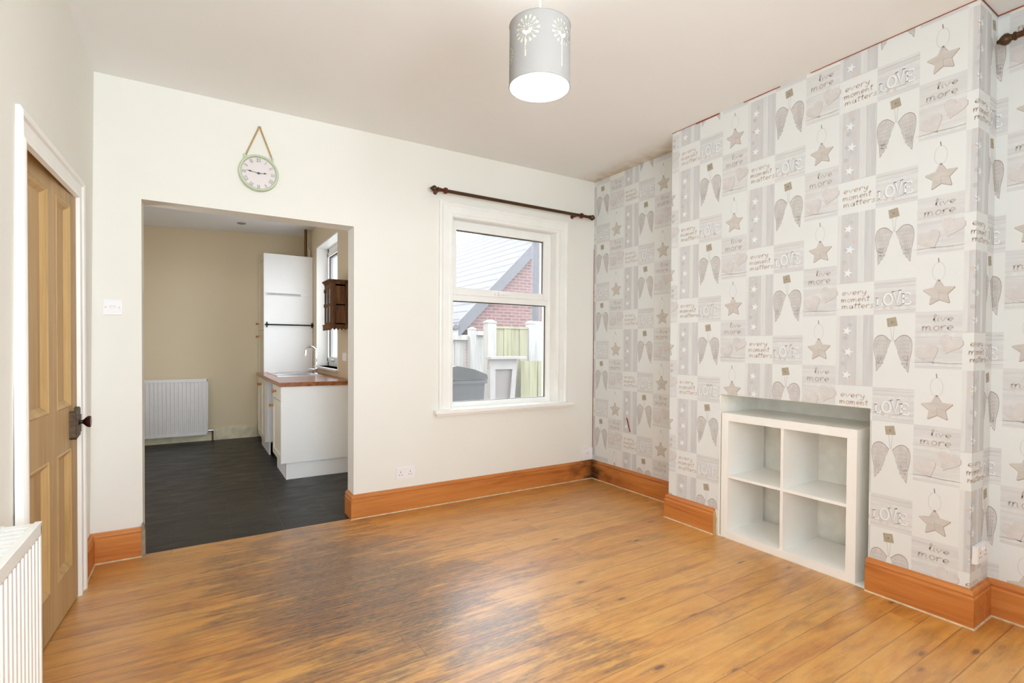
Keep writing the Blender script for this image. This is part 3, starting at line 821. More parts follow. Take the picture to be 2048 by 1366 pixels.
# unseen windows added to light the room, and the glazed door
w3 = sempty('added_window_3')  # invented window, sized and placed for the light it gives
bm = bmesh.new(); a, b, c, d = FW
for q in [(a, a+.06, c, d), (b-.06, b, c, d), ((a+b)/2-.04, (a+b)/2+.04, c, d), (a, b, c, c+.06), (a, b, d-.06, d)]: bx(bm, q[0], q[1], YF-.13, YF-.06, q[2], q[3], bev=.004)
obj('window_frame', bm, M['upvc'], w3)
obj('window_pane', BX(a+.05, (a+b)/2-.03, YF-.10, YF-.096, c+.05, d-.05), M['glass2'], w3)
obj('window_pane', BX((a+b)/2+.03, b-.05, YF-.10, YF-.096, c+.05, d-.05), M['glass2'], w3)
obj('window_sill', BX(a-.05, b+.05, YF-.06, YF+.06, c-.03, c, bev=.005), M['gloss'], w3)
w4 = sempty('added_window_4')  # unseen left window, put in as another light source
bm = bmesh.new()
for q in [(-4.56, -4.50, .84, 2.16), (-3.74, -3.68, .84, 2.16), (-4.56, -3.68, .84, .90), (-4.56, -3.68, 2.10, 2.16), (-4.56, -3.68, 1.62, 1.67)]: bx(bm, -1.16, -1.09, *q, bev=.004)
obj('window_frame', bm, M['upvc'], w4)
obj('window_pane', BX(-1.13, -1.126, -4.51, -3.73, .89, 2.11), M['glass2'], w4)
d2 = sempty('door_2')
bm = bmesh.new()
for q in [(GY2, GY2+.09, 0, GZ), (GY1-.09, GY1, 0, GZ), (GY2, GY1, 0, .12), (GY2, GY1, GZ-.09, GZ)]: bx(bm, XA+.05, XA+.12, q[0], q[1], q[2], q[3], bev=.004)
obj('door_frame', bm, M['upvc'], d2)
obj('window_pane', BX(XA+.08, XA+.084, GY2+.085, GY1-.085, .115, GZ-.085), M['glass2'], d2)

# ------------------------------------------------------------------ pine door in the left wall
dr = sempty('door_1')
ang = math.radians(3.7)
n_ = Vector((math.cos(ang), -math.sin(ang), 0)); t_ = Vector((-math.sin(ang), -math.cos(ang), 0)); o_ = Vector((-1.005, -.43, 0))
def D(t, out, z): return o_ + t_*t + n_*out + Vector((0, 0, z))
def dbox(bm, t0, t1, z0, z1, d0, d1, mi=0):
    v = [bm.verts.new(D(*p)) for p in [(t0,d0,z0),(t1,d0,z0),(t1,d1,z0),(t0,d1,z0),(t0,d0,z1),(t1,d0,z1),(t1,d1,z1),(t0,d1,z1)]]
    for f in [(0,3,2,1),(4,5,6,7),(0,1,5,4),(1,2,6,5),(2,3,7,6),(3,0,4,7)]: bm.faces.new([v[i] for i in f]).material_index = mi
LW = .84; pans = [(.10, .305, .92, 1.835), (.41, .70, .92, 1.835), (.10, .305, .19, .73), (.41, .70, .19, .73)]
bm = bmesh.new()
dbox(bm, 0, .10, .008, 1.925, -.040, 0); dbox(bm, .70, LW, .008, 1.925, -.040, 0); dbox(bm, .305, .41, .19, 1.835, -.040, 0)
dbox(bm, .10, .70, 1.835, 1.925, -.040, 0)
dbox(bm, .10, .305, .73, .92, -.040, 0); dbox(bm, .41, .70, .73, .92, -.040, 0); dbox(bm, .10, .70, .008, .19, -.040, 0)
leaf = obj('door_leaf', bm, M['door'], dr)
for t0, t1, z0, z1 in pans:
    bm = bmesh.new(); dbox(bm, t0-.005, t1+.005, z0-.005, z1+.005, -.030, -.017)
    obj('door_panel', bm, M['door'], dr)
bm = bmesh.new()
mp = [(0, 0), (.006, .003), (.012, -.001), (.018, -.004), (.030, -.014), (.034, -.017), (0, -.017)]
for t0, t1, z0, z1 in pans:
    n = len(mp)
    for (ta, za, tb, zb, it, iz, jt, jz) in [(t0, z0, t0, z1, 1, 1, 1, -1), (t1, z0, t1, z1, -1, 1, -1, -1), (t0, z0, t1, z0, 1, 1, -1, 1), (t0, z1, t1, z1, 1, -1, -1, -1)]:
        A = [bm.verts.new(D(ta+it*w_, h_, za+iz*w_)) for w_, h_ in mp]; B = [bm.verts.new(D(tb+jt*w_, h_, zb+jz*w_)) for w_, h_ in mp]
        for i in range(n): bm.faces.new([A[i], A[(i+1)%n], B[(i+1)%n], B[i]])
        bm.faces.new(A); bm.faces.new(B)
mo = obj('panel_moulding', bm, M['doorlight'], dr)
# rim lock and knob
bm = bmesh.new()
prism(bm, [(.050, .785), (.122, .770), (.130, .780), (.130, .892), (.120, .900), (.050, .893)], lambda u, v_, d: D(u, d, v_), 0, .024)
prism(bm, [(.058, .800), (.120, .792), (.120, .884), (.058, .880)], lambda u, v_, d: D(u, d, v_), .024, .029)
prism(bm, [(.012, .800), (.050, .800), (.050, .905), (.030, .912), (.012, .905)], lambda u, v_, d: D(u, d, v_), 0, .016)
lk = obj('rim_lock', bm, M['iron'], dr)
k0 = D(.090, .027, .846)
bm = bmesh.new(); lathe(bm, [(0, 0), (.015, 0), (.015, .003), (.0095, .006), (.0085, .014), (.009, .022), (0, .022)], k0, 'x', 16)
obj('knob_spindle', bm, M['black'], lk)
bm = bmesh.new(); lathe(bm, [(0, .012), (.008, .012), (.012, .017), (.020, .024), (.0265, .032), (.0275, .038), (.024, .043), (0, .045)], k0, 'x', 24)
obj('door_knob', bm, M['ebony'], lk, smooth=True)
# lining and architraves
bm = bmesh.new(); bx(bm, -1.2, -1.006, DY1-.030, DY1, 0, DH+.0); bx(bm, -1.2, -1.006, DY2, DY2+.02, 0, DH); bx(bm, -1.2, -1.006, DY2, DY1, DH-.005, DH+.015)
obj('door_lining', bm, M['gloss'], dr)
AP = [(0, 0), (0, .020), (.010, .025), (.022, .021), (.028, .014), (.072, .012), (.080, .016), (.090, .016), (.095, 0)]
bm = bmesh.new()
ya, yb, zt = -.330, -1.418, 1.995
zs = lambda y: zt - (ya-y)*.045
v0 = lambda l, a, t: (xl(l)+t-.002, ya-a, l)
def slop(P): return P
arch_run(bm, lambda l, a, t: (-1.007+t, ya-a, l), 0, zs(ya), 0, -1, AP)
arch_run(bm, lambda l, a, t: (-1.007+t, yb+a, l), 0, zs(yb), 0, -1, AP)
arch_run(bm, lambda l, a, t: (-1.007+t, l, zs(l)-a), yb, ya, 1, -1, AP)
obj('architrave', bm, M['gloss'], dr)
bm = bmesh.new(); bx(bm, -1.33, -1.30, DY2-.3, DY1+.3, 0, 2.4); struct('wall_hall', bm, M['wall'])

# ------------------------------------------------------------------ pendant lamp
LB = Vector((.4695, -2.1322, 2.0975)); LH = .2047; LR = .104
lamp = thing('pendant_lamp', 'grey drum pendant lampshade with dandelion cut-outs, lit, hanging from the ceiling', 'lamp', (LB.x, LB.y, LB.z))
seg = 72
bm = bmesh.new()
def ring_surface(bm, r, z0, z1, hole=None, rows=40, mi=0):
    grid = [[bm.verts.new((LB.x+r*math.cos(2*PI*j/seg_), LB.y+r*math.sin(2*PI*j/seg_), z0+(z1-z0)*i/rows)) for j in range(seg_)] for i in range(rows+1)]
    for i in range(rows):
        for j in range(seg_):
            a = 2*PI*(j+.5)/seg_; z = (i+.5)/rows*(z1-z0)
            if hole and hole(a*r, z): continue
            bm.faces.new([grid[i][j], grid[i][(j+1)%seg_], grid[i+1][(j+1)%seg_], grid[i+1][j]])
seg_ = 240
# dandelions: (arc position, head height, head radius); angle of the camera-facing side
camang = math.atan2(-3.58-LB.y, -.536-LB.x)
DAN = [(camang-.42, .146, .044, .30, .045), (camang+.80, .146, .042, .1, .070), (camang-1.30, .090, .030, .3, .070), (camang+2.0, .142, .040, .1, .07), (camang+3.2, .140, .042, .1, .07)]
def hole(s, z):
    for a0, hz, hr, bend, sl_ in DAN:
        ds = (s/LR - a0 + PI) % (2*PI) - PI; ds *= LR; dz = z-hz
        rr = math.hypot(ds, dz); th = math.atan2(dz, ds)
        if .007 < rr < hr:
            if rr > hr*.76:
                if math.cos(th*15) > .1: return True
            elif rr > hr*.42:
                if math.cos(th*15) > .72: return True
            elif dz < 0 or math.cos(th*11) > .1: return True
        if dz < -hr*.3 and dz > -hr-sl_ and abs(ds + math.sin((hz-z)*26)*bend*.02) < .0024: return True
    return False
ring_surface(bm, LR, LB.z, LB.z+LH, hole, 110)
shade = obj('lamp_shade', bm, M['shade'], lamp, recalc=False)
bm = bmesh.new(); ring_surface(bm, LR-.0022, LB.z, LB.z+LH, lambda s, z: False, 1)
obj('cut_out_film', bm, M['film'], shade, recalc=False)
bm = bmesh.new()
bm.free()
for zz in (LB.z, LB.z+LH):
    bm = bmesh.new(); tube(bm, [(LB.x+LR*math.cos(t), LB.y+LR*math.sin(t), zz) for t in [2*PI*i/48 for i in range(49)]], .0018, 6, caps=False)
    obj('shade_rim', bm, M['shade'], shade)
bm = bmesh.new(); zf = LB.z+LH-.03
for k in range(3):
    t = 2*PI*k/3+.3; tube(bm, [(LB.x+.012*math.cos(t), LB.y+.012*math.sin(t), zf), (LB.x+(LR-.003)*math.cos(t), LB.y+(LR-.003)*math.sin(t), zf+.02)], .0015, 6)
lathe(bm, [(.022, 0), (.024, .003), (.022, .006), (.02, .003), (.022, 0)], (LB.x, LB.y, zf), 'z', 20)
obj('shade_ring', bm, M['radwhite'], lamp)
bm = bmesh.new(); lathe(bm, [(0, 0), (.018, 0), (.019, .02), (.016, .05), (.008, .06), (.004, .07), (0, .07)], (LB.x, LB.y, zf-.02), 'z', 20)
obj('lamp_holder', bm, M['plastic'], lamp)
bm = bmesh.new(); lathe(bm, [(0, -.115), (.018, -.111), (.028, -.098), (.031, -.083), (.027, -.066), (.017, -.045), (.013, -.02), (0, -.02)], (LB.x, LB.y, zf), 'z', 24)
obj('bulb', bm, M['bulb'], lamp, smooth=True)
cz = CZ(LB.x)
obj('cord', TUBE([(LB.x, LB.y, zf+.045), (LB.x, LB.y, cz)], .0032, 8), M['plastic'], lamp)
obj('ceiling_rose', LATHE([(0, 0), (.05, 0), (.048, -.012), (.03, -.022), (.01, -.028), (0, -.028)], (LB.x, LB.y, cz), 'z', 28), M['plastic'], lamp)

# ------------------------------------------------------------------ clock
cc = Vector((-.192, -.002, 2.277)); CR = .112
ck = thing('wall_clock', 'round pale green wall clock hanging by a rope above the kitchen opening', 'clock', tuple(cc))
cy = lambda d: -.002-d
obj('clock_case', LATHE([(0, 0), (CR-.004, 0), (CR, .006), (CR, .030), (CR-.004, .036), (CR-.011, .036), (CR-.015, .030), (CR-.015, .014), (0, .014)], cc, 'y', 64, sgn=-1), M['clockgreen'], ck, smooth=True)
dial = obj('dial', LATHE([(0, .012), (CR-.0145, .012), (CR-.0145, .0155), (0, .0155)], cc, 'y', 48, sgn=-1), M['clockface'], ck)
NUM = {1: 'I', 2: 'II', 3: 'III', 4: 'IIII', 5: 'V', 6: 'VI', 7: 'VII', 8: 'VIII', 9: 'IX', 10: 'X', 11: 'XI', 12: 'XII'}
for h in range(1, 13):
    s_ = NUM[h]; bm = bmesh.new(); wid = {'I': .0065, 'V': .011, 'X': .011}; tot = sum(wid[c] for c in s_); x = -tot/2
    th = math.radians(30*h); 
    def PP(u, v_, d, th=th):
        r = .081+v_
        return Vector((cc.x + r*math.sin(th)+u*math.cos(th), -.0175-d, cc.z + r*math.cos(th)-u*math.sin(th)))
    for c in s_:
        w_ = wid[c]; m = x+w_/2
        L_ = {'I': [[(m, -.010), (m, .010)]], 'V': [[(m-.004, .010), (m, -.010)], [(m+.004, .010), (m, -.010)]], 'X': [[(m-.004, .010), (m+.004, -.010)], [(m+.004, .010), (m-.004, -.010)]]}[c]
        for poly in strokes(L_, .0026) + strokes([[(m-w_*.42, .010), (m+w_*.42, .010)], [(m-w_*.42, -.010), (m+w_*.42, -.010)]] if c != 'V' else [[(m-w_*.42, .010), (m+w_*.42, .010)]], .0012): prism(bm, poly, PP, 0, .0006)
        x += w_
    obj('numeral', bm, M['clockink'], dial)
def hand(th, L_, w_, d):
    bm = bmesh.new(); th = math.radians(th)
    PP = lambda u, v_, dd: Vector((cc.x+v_*math.sin(th)+u*math.cos(th), -.019-d-dd, cc.z+v_*math.cos(th)-u*math.sin(th)))
    prism(bm, [(-.0014, -.012), (.0014, -.012), (.0014, L_*.55), (w_, L_*.68), (.0012, L_*.84), (.0004, L_), (-.0004, L_), (-.0012, L_*.84), (-w_, L_*.68), (-.0014, L_*.55)], PP, 0, .0012)
    return bm
obj('hour_hand', hand(83.5, .050, .005, .001), M['clockhand'], ck)
obj('minute_hand', hand(278, .070, .0045, .003), M['clockhand'], ck)
obj('hand_boss', LATHE([(0, .014), (.006, .014), (.006, .024), (0, .024)], cc, 'y', 16, sgn=-1), M['clockhand'], ck)
for sx in (-1, 1):
    p = Vector((cc.x+sx*.075, -.02, cc.z+.085)); d = Vector((sx*.15, 0, 1)).normalized()
    bm = TUBE([p-d*.004, p+d*.022], [.009, .007], 10)
    obj('rope_lug', bm, M['clockgreen'], ck)
ap = Vector((-.186, -.012, 2.572))
pl = Vector((cc.x-.072, -.02, cc.z+.100)); pr = Vector((cc.x+.078, -.02, cc.z+.100))
pts = [pl.lerp(ap, i/8) for i in range(8)] + [ap+Vector((-.003, 0, -.001)), ap+Vector((.003, 0, -.001))] + [ap.lerp(pr, i/8) for i in range(1, 9)]
obj('rope', TUBE(pts, .0048, 8), M['rope'], ck)
obj('nail', LATHE([(0, 0), (.0022, 0), (.0022, .02), (.004, .02), (.004, .022), (0, .022)], (ap.x, -.0, ap.z-.006), 'y', 10, sgn=-1), M['screw'], ck)

# ------------------------------------------------------------------ switch, sockets
sw = thing('light_switch', 'white double light switch on the cream wall between door and kitchen opening', 'light switch', (-.915, 0, 1.409))
obj('switch_plate', BX(-.957, -.873, -.010, 0, 1.367, 1.452, bev=.003), M['plastic'], sw)
for dx in (-.0085, .0085):
    bm = bmesh.new(); prism(bm, [(0, 0), (0, .024), (.0055, .024), (.0005, .011), (.002, 0)], lambda u, v_, d: (-.915+dx-.007+d, -.010-u, 1.397+v_), 0, .014)
    obj('rocker', bm, M['plastic'], sw)
for dx in (-.030, .030): obj('screw', LATHE([(0, 0), (.0032, 0), (.0032, .0012), (0, .0012)], (-.915+dx, -.010, 1.409), 'y', 12, sgn=-1), M['screw'], sw)
def socket(name, label, P, w, h, holes):
    t = thing(name, label, 'socket', P(0, 0, 0))
    bm = bmesh.new(); prism(bm, [(-w/2, -h/2), (w/2, -h/2), (w/2, h/2), (-w/2, h/2)], P, 0, .007); prism(bm, [(-w/2+.003, -h/2+.003), (w/2-.003, -h/2+.003), (w/2-.003, h/2-.003), (-w/2+.003, h/2-.003)], P, .007, .010)
    obj('socket_plate', bm, M['plastic'], t)
    for c in holes:
        bm = bmesh.new()
        for q in [(c-.002, .004, .004, .010), (c-.013, -.014, .007, .004), (c+.006, -.014, .007, .004)]:
            prism(bm, [(q[0], q[1]), (q[0]+q[2], q[1]), (q[0]+q[2], q[1]+q[3]), (q[0], q[1]+q[3])], P, .0095, .0103)
        obj('pin_hole', bm, M['dark'], t)
        bm = bmesh.new(); prism(bm, [(c+(.018 if c <= 0 else -.030), .020), (c+(.030 if c <= 0 else -.018), .020), (c+(.030 if c <= 0 else -.018), .036), (c+(.018 if c <= 0 else -.030), .036)], P, .009, .0125)
        obj('switch_rocker', bm, M['plastic'], t)
    return t
socket('double_socket', 'white double plug socket low on the cream wall left of the window', lambda u, v_, d: Vector((.772+u, -d, .275+v_)), .146, .086, (-.036, .036))
socket('wall_socket', 'white socket on the wallpapered chimney breast side beside the right alcove', lambda u, v_, d: Vector((2.388+u*.9, Y2-.0035-d*1.9, .312+v_*.9)), .146, .086, (-.036, .036))
jb = thing('junction_box', 'small white telephone point in the corner above the blackened skirting', 'telephone socket', (2.490, 0, .225))
obj('box_body', BX(2.432, 2.546, -.030, 0, .176, .284, bev=.005), M['plastic'], jb)
obj('box_slot', BX(2.475, 2.505, -.0315, -.029, .225, .245), M['clockface'], jb)
ksock = tag(obj('kitchen_socket', BX(KX-.010, KX, 1.60, 1.74, 1.05, 1.13, bev=.003), M['plastic'], at=(KX, 1.67, 1.05)), 'white socket on the kitchen wall above the worktop end', 'socket')

# ------------------------------------------------------------------ curtain poles
def pole(name, label, a, b, wall_dir, ring_at, br):
    a, b = Vector(a), Vector(b); d = (b-a).normalized(); ax = 'x' if abs(d.x) > .5 else 'y'
    t = thing(name, label, 'curtain pole', tuple((a+b)/2))
    sg = 1 if (d.x if ax == 'x' else d.y) > 0 else -1
    obj('pole_rod', TUBE([a+d*.045, b-d*.045], .0132, 14), M['poledark'], t, smooth=True)
    prof = [(0, 0), (.006, .002), (.009, .010), (.016, .018), (.021, .030), (.019, .040), (.012, .048), (.010, .054), (.015, .058), (.015, .064), (.010, .068), (.010, .075), (0, .075)]
    obj('finial', LATHE([(q*1.2, h) for q, h in prof], a, ax, 20, sgn=sg), M['poledark'], t, smooth=True)
    obj('finial', LATHE([(q*1.2, h) for q, h in prof], b, ax, 20, sgn=-sg), M['poledark'], t, smooth=True)
    for s_ in ring_at:
        p = a+d*s_; obj('curtain_ring', LATHE([(.0135, -.012), (.022, -.010), (.024, 0), (.022, .010), (.0135, .012), (.0135, -.012)], p, ax, 20), M['polered'], t, smooth=True)
    w = Vector(wall_dir)
    for s_, dist in br:
        p = a+d*s_; q = p+w*dist
        bm = bmesh.new(); tube(bm, [p+Vector((0, 0, -.004)), q], [.0085, .0095], 12)
        lathe(bm, [(0, 0), (.017, 0), (.016, -.006), (.011, -.016), (0, -.016)], q, 'y' if ax == 'x' else 'x', 18, sgn=(1 if (w.y+w.x) > 0 else -1))
        lathe(bm, [(.0135, -.009), (.0145, -.006), (.0145, .006), (.0135, .009), (.0105, .009), (.0105, -.009), (.0135, -.009)], p, ax, 18)
        obj('pole_bracket', bm, M['polered'], t, smooth=True)
    return t
pole('curtain_pole', 'dark bronze curtain pole with ball finials above the white window', (.925, -.085, 2.361), (2.505, -.085, 2.361), (0, 1, 0), (.122, 1.425), ((.075, .085), (1.385, .085)))
pole('curtain_pole', 'dark curtain pole end poking in over the wallpapered right alcove', (2.445, -2.803, 2.555), (2.445, -4.6, 2.555), (1, 0, 0), (.10,), ((.16, .085), (1.65, .085)))

# ------------------------------------------------------------------ cube shelf
sh = thing('cube_shelf_unit', 'white four-cube shelf unit standing in the old fireplace recess', 'shelf unit', (XC+.19, -1.94, .005))
a, b, x0, x1, zb, zt = -2.332, -1.546, XC+.001, XC+.391, .005, .793
obj('top_panel', BX(x0, x1, a, b, zt-.048, zt, bev=.0015), M['lam'], sh)
obj('bottom_panel', BX(x0, x1, a, b, zb, zb+.042, bev=.0015), M['lam'], sh)
obj('side_panel', BX(x0, x1, b-.047, b, zb+.042, zt-.048, bev=.0012), M['lam'], sh)
obj('side_panel', BX(x0, x1, a, a+.047, zb+.042, zt-.048, bev=.0012), M['lam'], sh)
obj('divider', BX(x0+.004, x1, -1.948, -1.931, zb+.042, zt-.048, bev=.001), M['lam'], sh)
obj('shelf_board', BX(x0+.004, x1, -1.931, b-.047, .384, .401, bev=.001), M['lam'], sh)
obj('shelf_board', BX(x0+.004, x1, a+.047, -1.948, .384, .401, bev=.001), M['lam'], sh)

# ------------------------------------------------------------------ radiators
def fins(bm, P, L0, L1, z0, z1, pitch, dep=.009):
    n = int((L1-L0)/pitch); pitch = (L1-L0)/n; xs = []
    for i in range(n):
        b0 = L0+i*pitch
        xs += [(b0, 0), (b0+pitch*.28, 0), (b0+pitch*.42, -dep), (b0+pitch*.72, -dep), (b0+pitch*.86, 0)]
    xs.append((L1, 0))
    A = [bm.verts.new(P(l, o, z0)) for l, o in xs]; B = [bm.verts.new(P(l, o, z1)) for l, o in xs]
    for i in range(len(xs)-1): bm.faces.new([A[i], A[i+1], B[i+1], B[i]])
rad = thing('radiator', 'white double panel radiator on the left wall beside the pine door', 'radiator', (-.95, -2.4, .10))
ry0, ry1, rz0, rz1, rf = -3.2, -1.657, .105, .704, -.900
bm = bmesh.new()
fins(bm, lambda l, o, z: (rf+o, l, z), ry0+.02, ry1-.012, rz0+.03, rz1-.036, .033)
bx(bm, rf-.012, rf, ry0, ry1, rz1-.036, rz1-.004, bev=.004); bx(bm, rf-.012, rf, ry0, ry1, rz0, rz0+.03, bev=.004)
bx(bm, rf-.012, rf, ry1-.012, ry1, rz0, rz1-.004, bev=.003); bx(bm, rf-.012, rf, ry0, ry0+.02, rz0, rz1-.004, bev=.003)
bx(bm, rf-.016, rf-.012, ry0, ry1, rz0, rz1-.01)
obj('front_panel', bm, M['radwhite'], rad, recalc=True)
obj('rear_panel', BX(-.988, -.974, ry0, ry1-.01, rz0, rz1-.01, bev=.003), M['radwhite'], rad)
obj('end_panel', BX(-.984, rf-.008, ry1-.006, ry1, rz0+.02, rz1-.002, bev=.002), M['radwhite'], rad)
bm = bmesh.new(); bx(bm, -.988, rf, ry0, ry1, rz1-.006, rz1-.001)
for k in range(42):
    y = ry0+.03+k*.036
    if y < ry1-.03: bx(bm, -.968, rf-.022, y, y+.012, rz1-.001, rz1)
bx(bm, rf-.014, rf+.001, ry0, ry1, rz1-.001, rz1+.003); bx(bm, -.988, -.976, ry0, ry1, rz1-.001, rz1+.003)
obj('top_grille', bm, M['radwhite'], rad)
for y in (ry0+.15, ry1-.2): obj('wall_bracket', BX(-1.0105, -.97, y, y+.03, rz0+.05, rz1-.05), M['radwhite'], rad)
for y in (ry0+.05, ry1-.45): obj('pipe_tail', TUBE([(-.94, y, rz0+.02), (-.94, y, 0)], .0075, 10), M['copper'], rad)

kr = thing('radiator', 'white kitchen radiator on the far cream wall left of the units', 'radiator', (-.9, 3.82, .09))
kx0, kx1, kz0, kz1, ky = -1.55, -.388, .088, .782, 3.765
bm = bmesh.new()
fins(bm, lambda l, o, z: (l, ky-o, z), kx0+.02, kx1-.015, kz0+.035, kz1-.04, .040, .010)
bx(bm, kx0, kx1, ky, ky+.012, kz1-.04, kz1, bev=.004); bx(bm, kx0, kx1, ky, ky+.012, kz0, kz0+.035, bev=.004)
bx(bm, kx1-.015, kx1, ky, ky+.012, kz0, kz1, bev=.003); bx(bm, kx0, kx0+.02, ky, ky+.012, kz0, kz1, bev=.003); bx(bm, kx0, kx1, ky+.012, ky+.016, kz0, kz1)
obj('front_panel', bm, M['kradwhite'], kr)
bm = bmesh.new(); bx(bm, kx0+.01, kx1-.005, ky+.016, ky+.06, kz0+.01, kz1-.004); bx(bm, -1.3, -1.27, ky+.06, KY-.001, .3, .6); bx(bm, -.6, -.57, ky+.06, KY-.001, .3, .6)
obj('rear_panel', bm, M['kradwhite'], kr)
obj('radiator_valve', TUBE([(kx1-.01, ky+.03, .135), (kx1+.055, ky+.03, .135)], .014, 12), M['chrome'], kr)
obj('pipe_tail', TUBE([(kx1+.048, ky+.03, .14), (kx1+.048, ky+.03, .0)], .009, 10), M['copper'], kr)

# ------------------------------------------------------------------ kitchen units
def knob(p, parent, k=1.0):
    return obj('knob', LATHE([(0, 0), (.012*k, 0), (.012*k, .004), (.007*k, .010), (.008*k, .016), (.016*k, .024), (.017*k, .032), (.012*k, .038), (0, .040)], p, 'x', 16, sgn=-1), M['knobwood'], parent, smooth=True)
def kdoor(name, y0, y1, z0, z1, x, parent, shaker=True):
    """cream framed door or drawer front facing -x, front face at x"""
    bm = bmesh.new()
    if not shaker: bx(bm, x, x+.019, y0, y1, z0, z1, bev=.002)
    else:
        s = .055
        bx(bm, x, x+.019, y0, y0+s, z0, z1, bev=.0015); bx(bm, x, x+.019, y1-s, y1, z0, z1, bev=.0015)
        bx(bm, x, x+.019, y0+s, y1-s, z0, z0+s, bev=.0015); bx(bm, x, x+.019, y0+s, y1-s, z1-s, z1, bev=.0015)
        bx(bm, x+.010, x+.018, y0+s-.004, y1-s+.004, z0+s-.004, z1-s+.004)
    return obj(name, bm, M['kdoor'], parent)
WT = .872; WB = .834; xf = .118; cy0, cy1 = 1.335, 1.93
bc = thing('base_cabinet', 'white kitchen base cabinet with drawer, near end of the worktop', 'cabinet', (.43, 1.63, 0))
obj('end_panel', BX(xf-.004, KX-.004, cy0-.002, cy0+.016, .150, WB, bev=.001), M['klam'], bc)
bm = bmesh.new(); bx(bm, xf+.019, KX-.004, cy1-.016, cy1, .150, WB); bx(bm, xf+.019, KX-.004, cy0+.016, cy1-.016, .150, .168); bx(bm, KX-.012, KX-.004, cy0+.016, cy1-.016, .168, WB)
obj('cabinet_body', bm, M['klam'], bc)
bm = bmesh.new(); bx(bm, .158, .172, cy0+.018, cy1, 0, .148)
obj('plinth', bm, M['klam'], bc)
bm = bmesh.new(); bx(bm, .158, .176, cy0+.014, cy0+.030, 0, .149); bx(bm, .178, KX-.006, cy0+.018, cy0+.034, 0, .147); bx(bm, .176, .178, cy0+.020, cy0+.03, 0, .147)
obj('plinth_end', bm, M['klam'], bc)
dw = kdoor('drawer', cy0+.004, cy1-.004, .700, .830, xf, bc, False); knob((xf, (cy0+cy1)/2+.05, .772), dw)
dd = kdoor('door', cy0+.004, cy1-.004, .152, .694, xf, bc); knob((xf, cy1-.05, .620), dd)
sc_ = thing('base_cabinet', 'white kitchen sink cabinet at the far end under the draining board', 'cabinet', (.43, 3.0, 0))
sy0, sy1 = 2.56, 3.28
bm = bmesh.new(); bx(bm, xf+.02, KX-.004, sy0, sy0+.016, .140, WB); bx(bm, xf+.02, KX-.004, sy1-.016, sy1, .140, WB); bx(bm, xf+.02, KX-.004, sy0+.016, sy1-.016, .140, .156)
obj('cabinet_body', bm, M['klam'], sc_)
obj('plinth', BX(.158, .172, sy0, sy1, 0, .139), M['klam'], sc_)
d1 = kdoor('door', sy0+.002, (sy0+sy1)/2-.002, .142, .830, xf, sc_); knob((xf, (sy0+sy1)/2-.04, .755), d1)
d3 = kdoor('door', (sy0+sy1)/2+.002, sy1-.002, .142, .830, xf, sc_); knob((xf, (sy0+sy1)/2+.05, .755), d3)
# worktop with sink hole
wt = thing('worktop', 'oak effect kitchen worktop over the white base units', 'worktop', (.42, 2.3, WT))
bm = bmesh.new(); wx0 = .100; wy0, wy1 = 1.315, 3.292
hx0, hx1, hy0, hy1 = .24, .62, 2.32, 2.72
for q in [(wx0, KX, wy0, hy0), (wx0, KX, hy1, wy1), (wx0, hx0, hy0, hy1), (hx1, KX, hy0, hy1)]: bx(bm, *q, WB, WT)
bmesh.ops.remove_doubles(bm, verts=bm.verts, dist=1e-5)
obj('worktop_board', bm, M['worktop'], wt)
sk = thing('kitchen_sink', 'stainless steel inset sink and drainer in the oak worktop', 'sink', (.43, 2.7, WT))
bm = bmesh.new(); sx0, sx1, ss0, ss1 = .205, .66, 2.28, 3.24
z = WT+.0035
for q in [(sx0, sx1, ss0, hy0), (sx0, hx0, hy0, hy1), (hx1, sx1, hy0, hy1), (sx0, sx1, hy1, 2.76)]: bx(bm, *q, WT, z)
bx(bm, sx0, sx1, 2.76, ss1, WT, WT+.001); 
for q in [(sx0, sx0+.022, 2.76, ss1), (sx1-.022, sx1, 2.76, ss1), (sx0, sx1, ss1-.02, ss1)]: bx(bm, *q, WT, z)
for k in range(9): bx(bm, sx0+.05+k*.042, sx0+.058+k*.042, 2.79, ss1-.05, WT+.001, WT+.003, bev=.0008)
obj('drainer', bm, M['steel'], sk)
bm = bmesh.new(); 
zz = WT-.155
bx(bm, hx0, hx1, hy0, hy1, zz-.002, zz); bx(bm, hx0, hx0+.002, hy0, hy1, zz, WT+.002); bx(bm, hx1-.002, hx1, hy0, hy1, zz, WT+.002); bx(bm, hx0, hx1, hy0, hy0+.002, zz, WT+.002); bx(bm, hx0, hx1, hy1-.002, hy1, zz, WT+.002)
lathe(bm, [(0, 0), (.04, 0), (.038, .003), (0, .002)], ((hx0+hx1)/2, (hy0+hy1)/2, zz), 'z', 20)
obj('bowl', bm, M['steel'], sk)
# mixer tap
tx, ty = .577, 2.52; 
tx, ty = .64, 2.55
tp = thing('mixer_tap', 'chrome swan-neck mixer tap behind the sink', 'tap', (tx, ty, WT+.003))
obj('tap_body', LATHE([(0, 0), (.027, 0), (.026, .006), (.020, .010), (.019, .055), (.021, .060), (.018, .070), (.010, .075), (0, .075)], (tx, ty, WT+.003), 'z', 20), M['chrome'], tp, smooth=True)
zb = WT+.07; r = .055
pts = [(tx, ty, zb), (tx, ty, zb+.19)] + [(tx-r+r*math.cos(math.radians(q)), ty, zb+.19+r*math.sin(math.radians(q))) for q in range(15, 181, 15)] + [(tx-2*r-.004, ty, zb+.14)]
obj('spout', TUBE(pts, [.0105]*(len(pts)-1)+[.010], 12), M['chrome'], tp, smooth=True)
obj('lever', TUBE([(tx, ty, WT+.055), (tx-.045, ty-.01, WT+.062), (tx-.085, ty-.015, WT+.058)], [.008, .006, .006], 10), M['chrome'], tp, smooth=True)
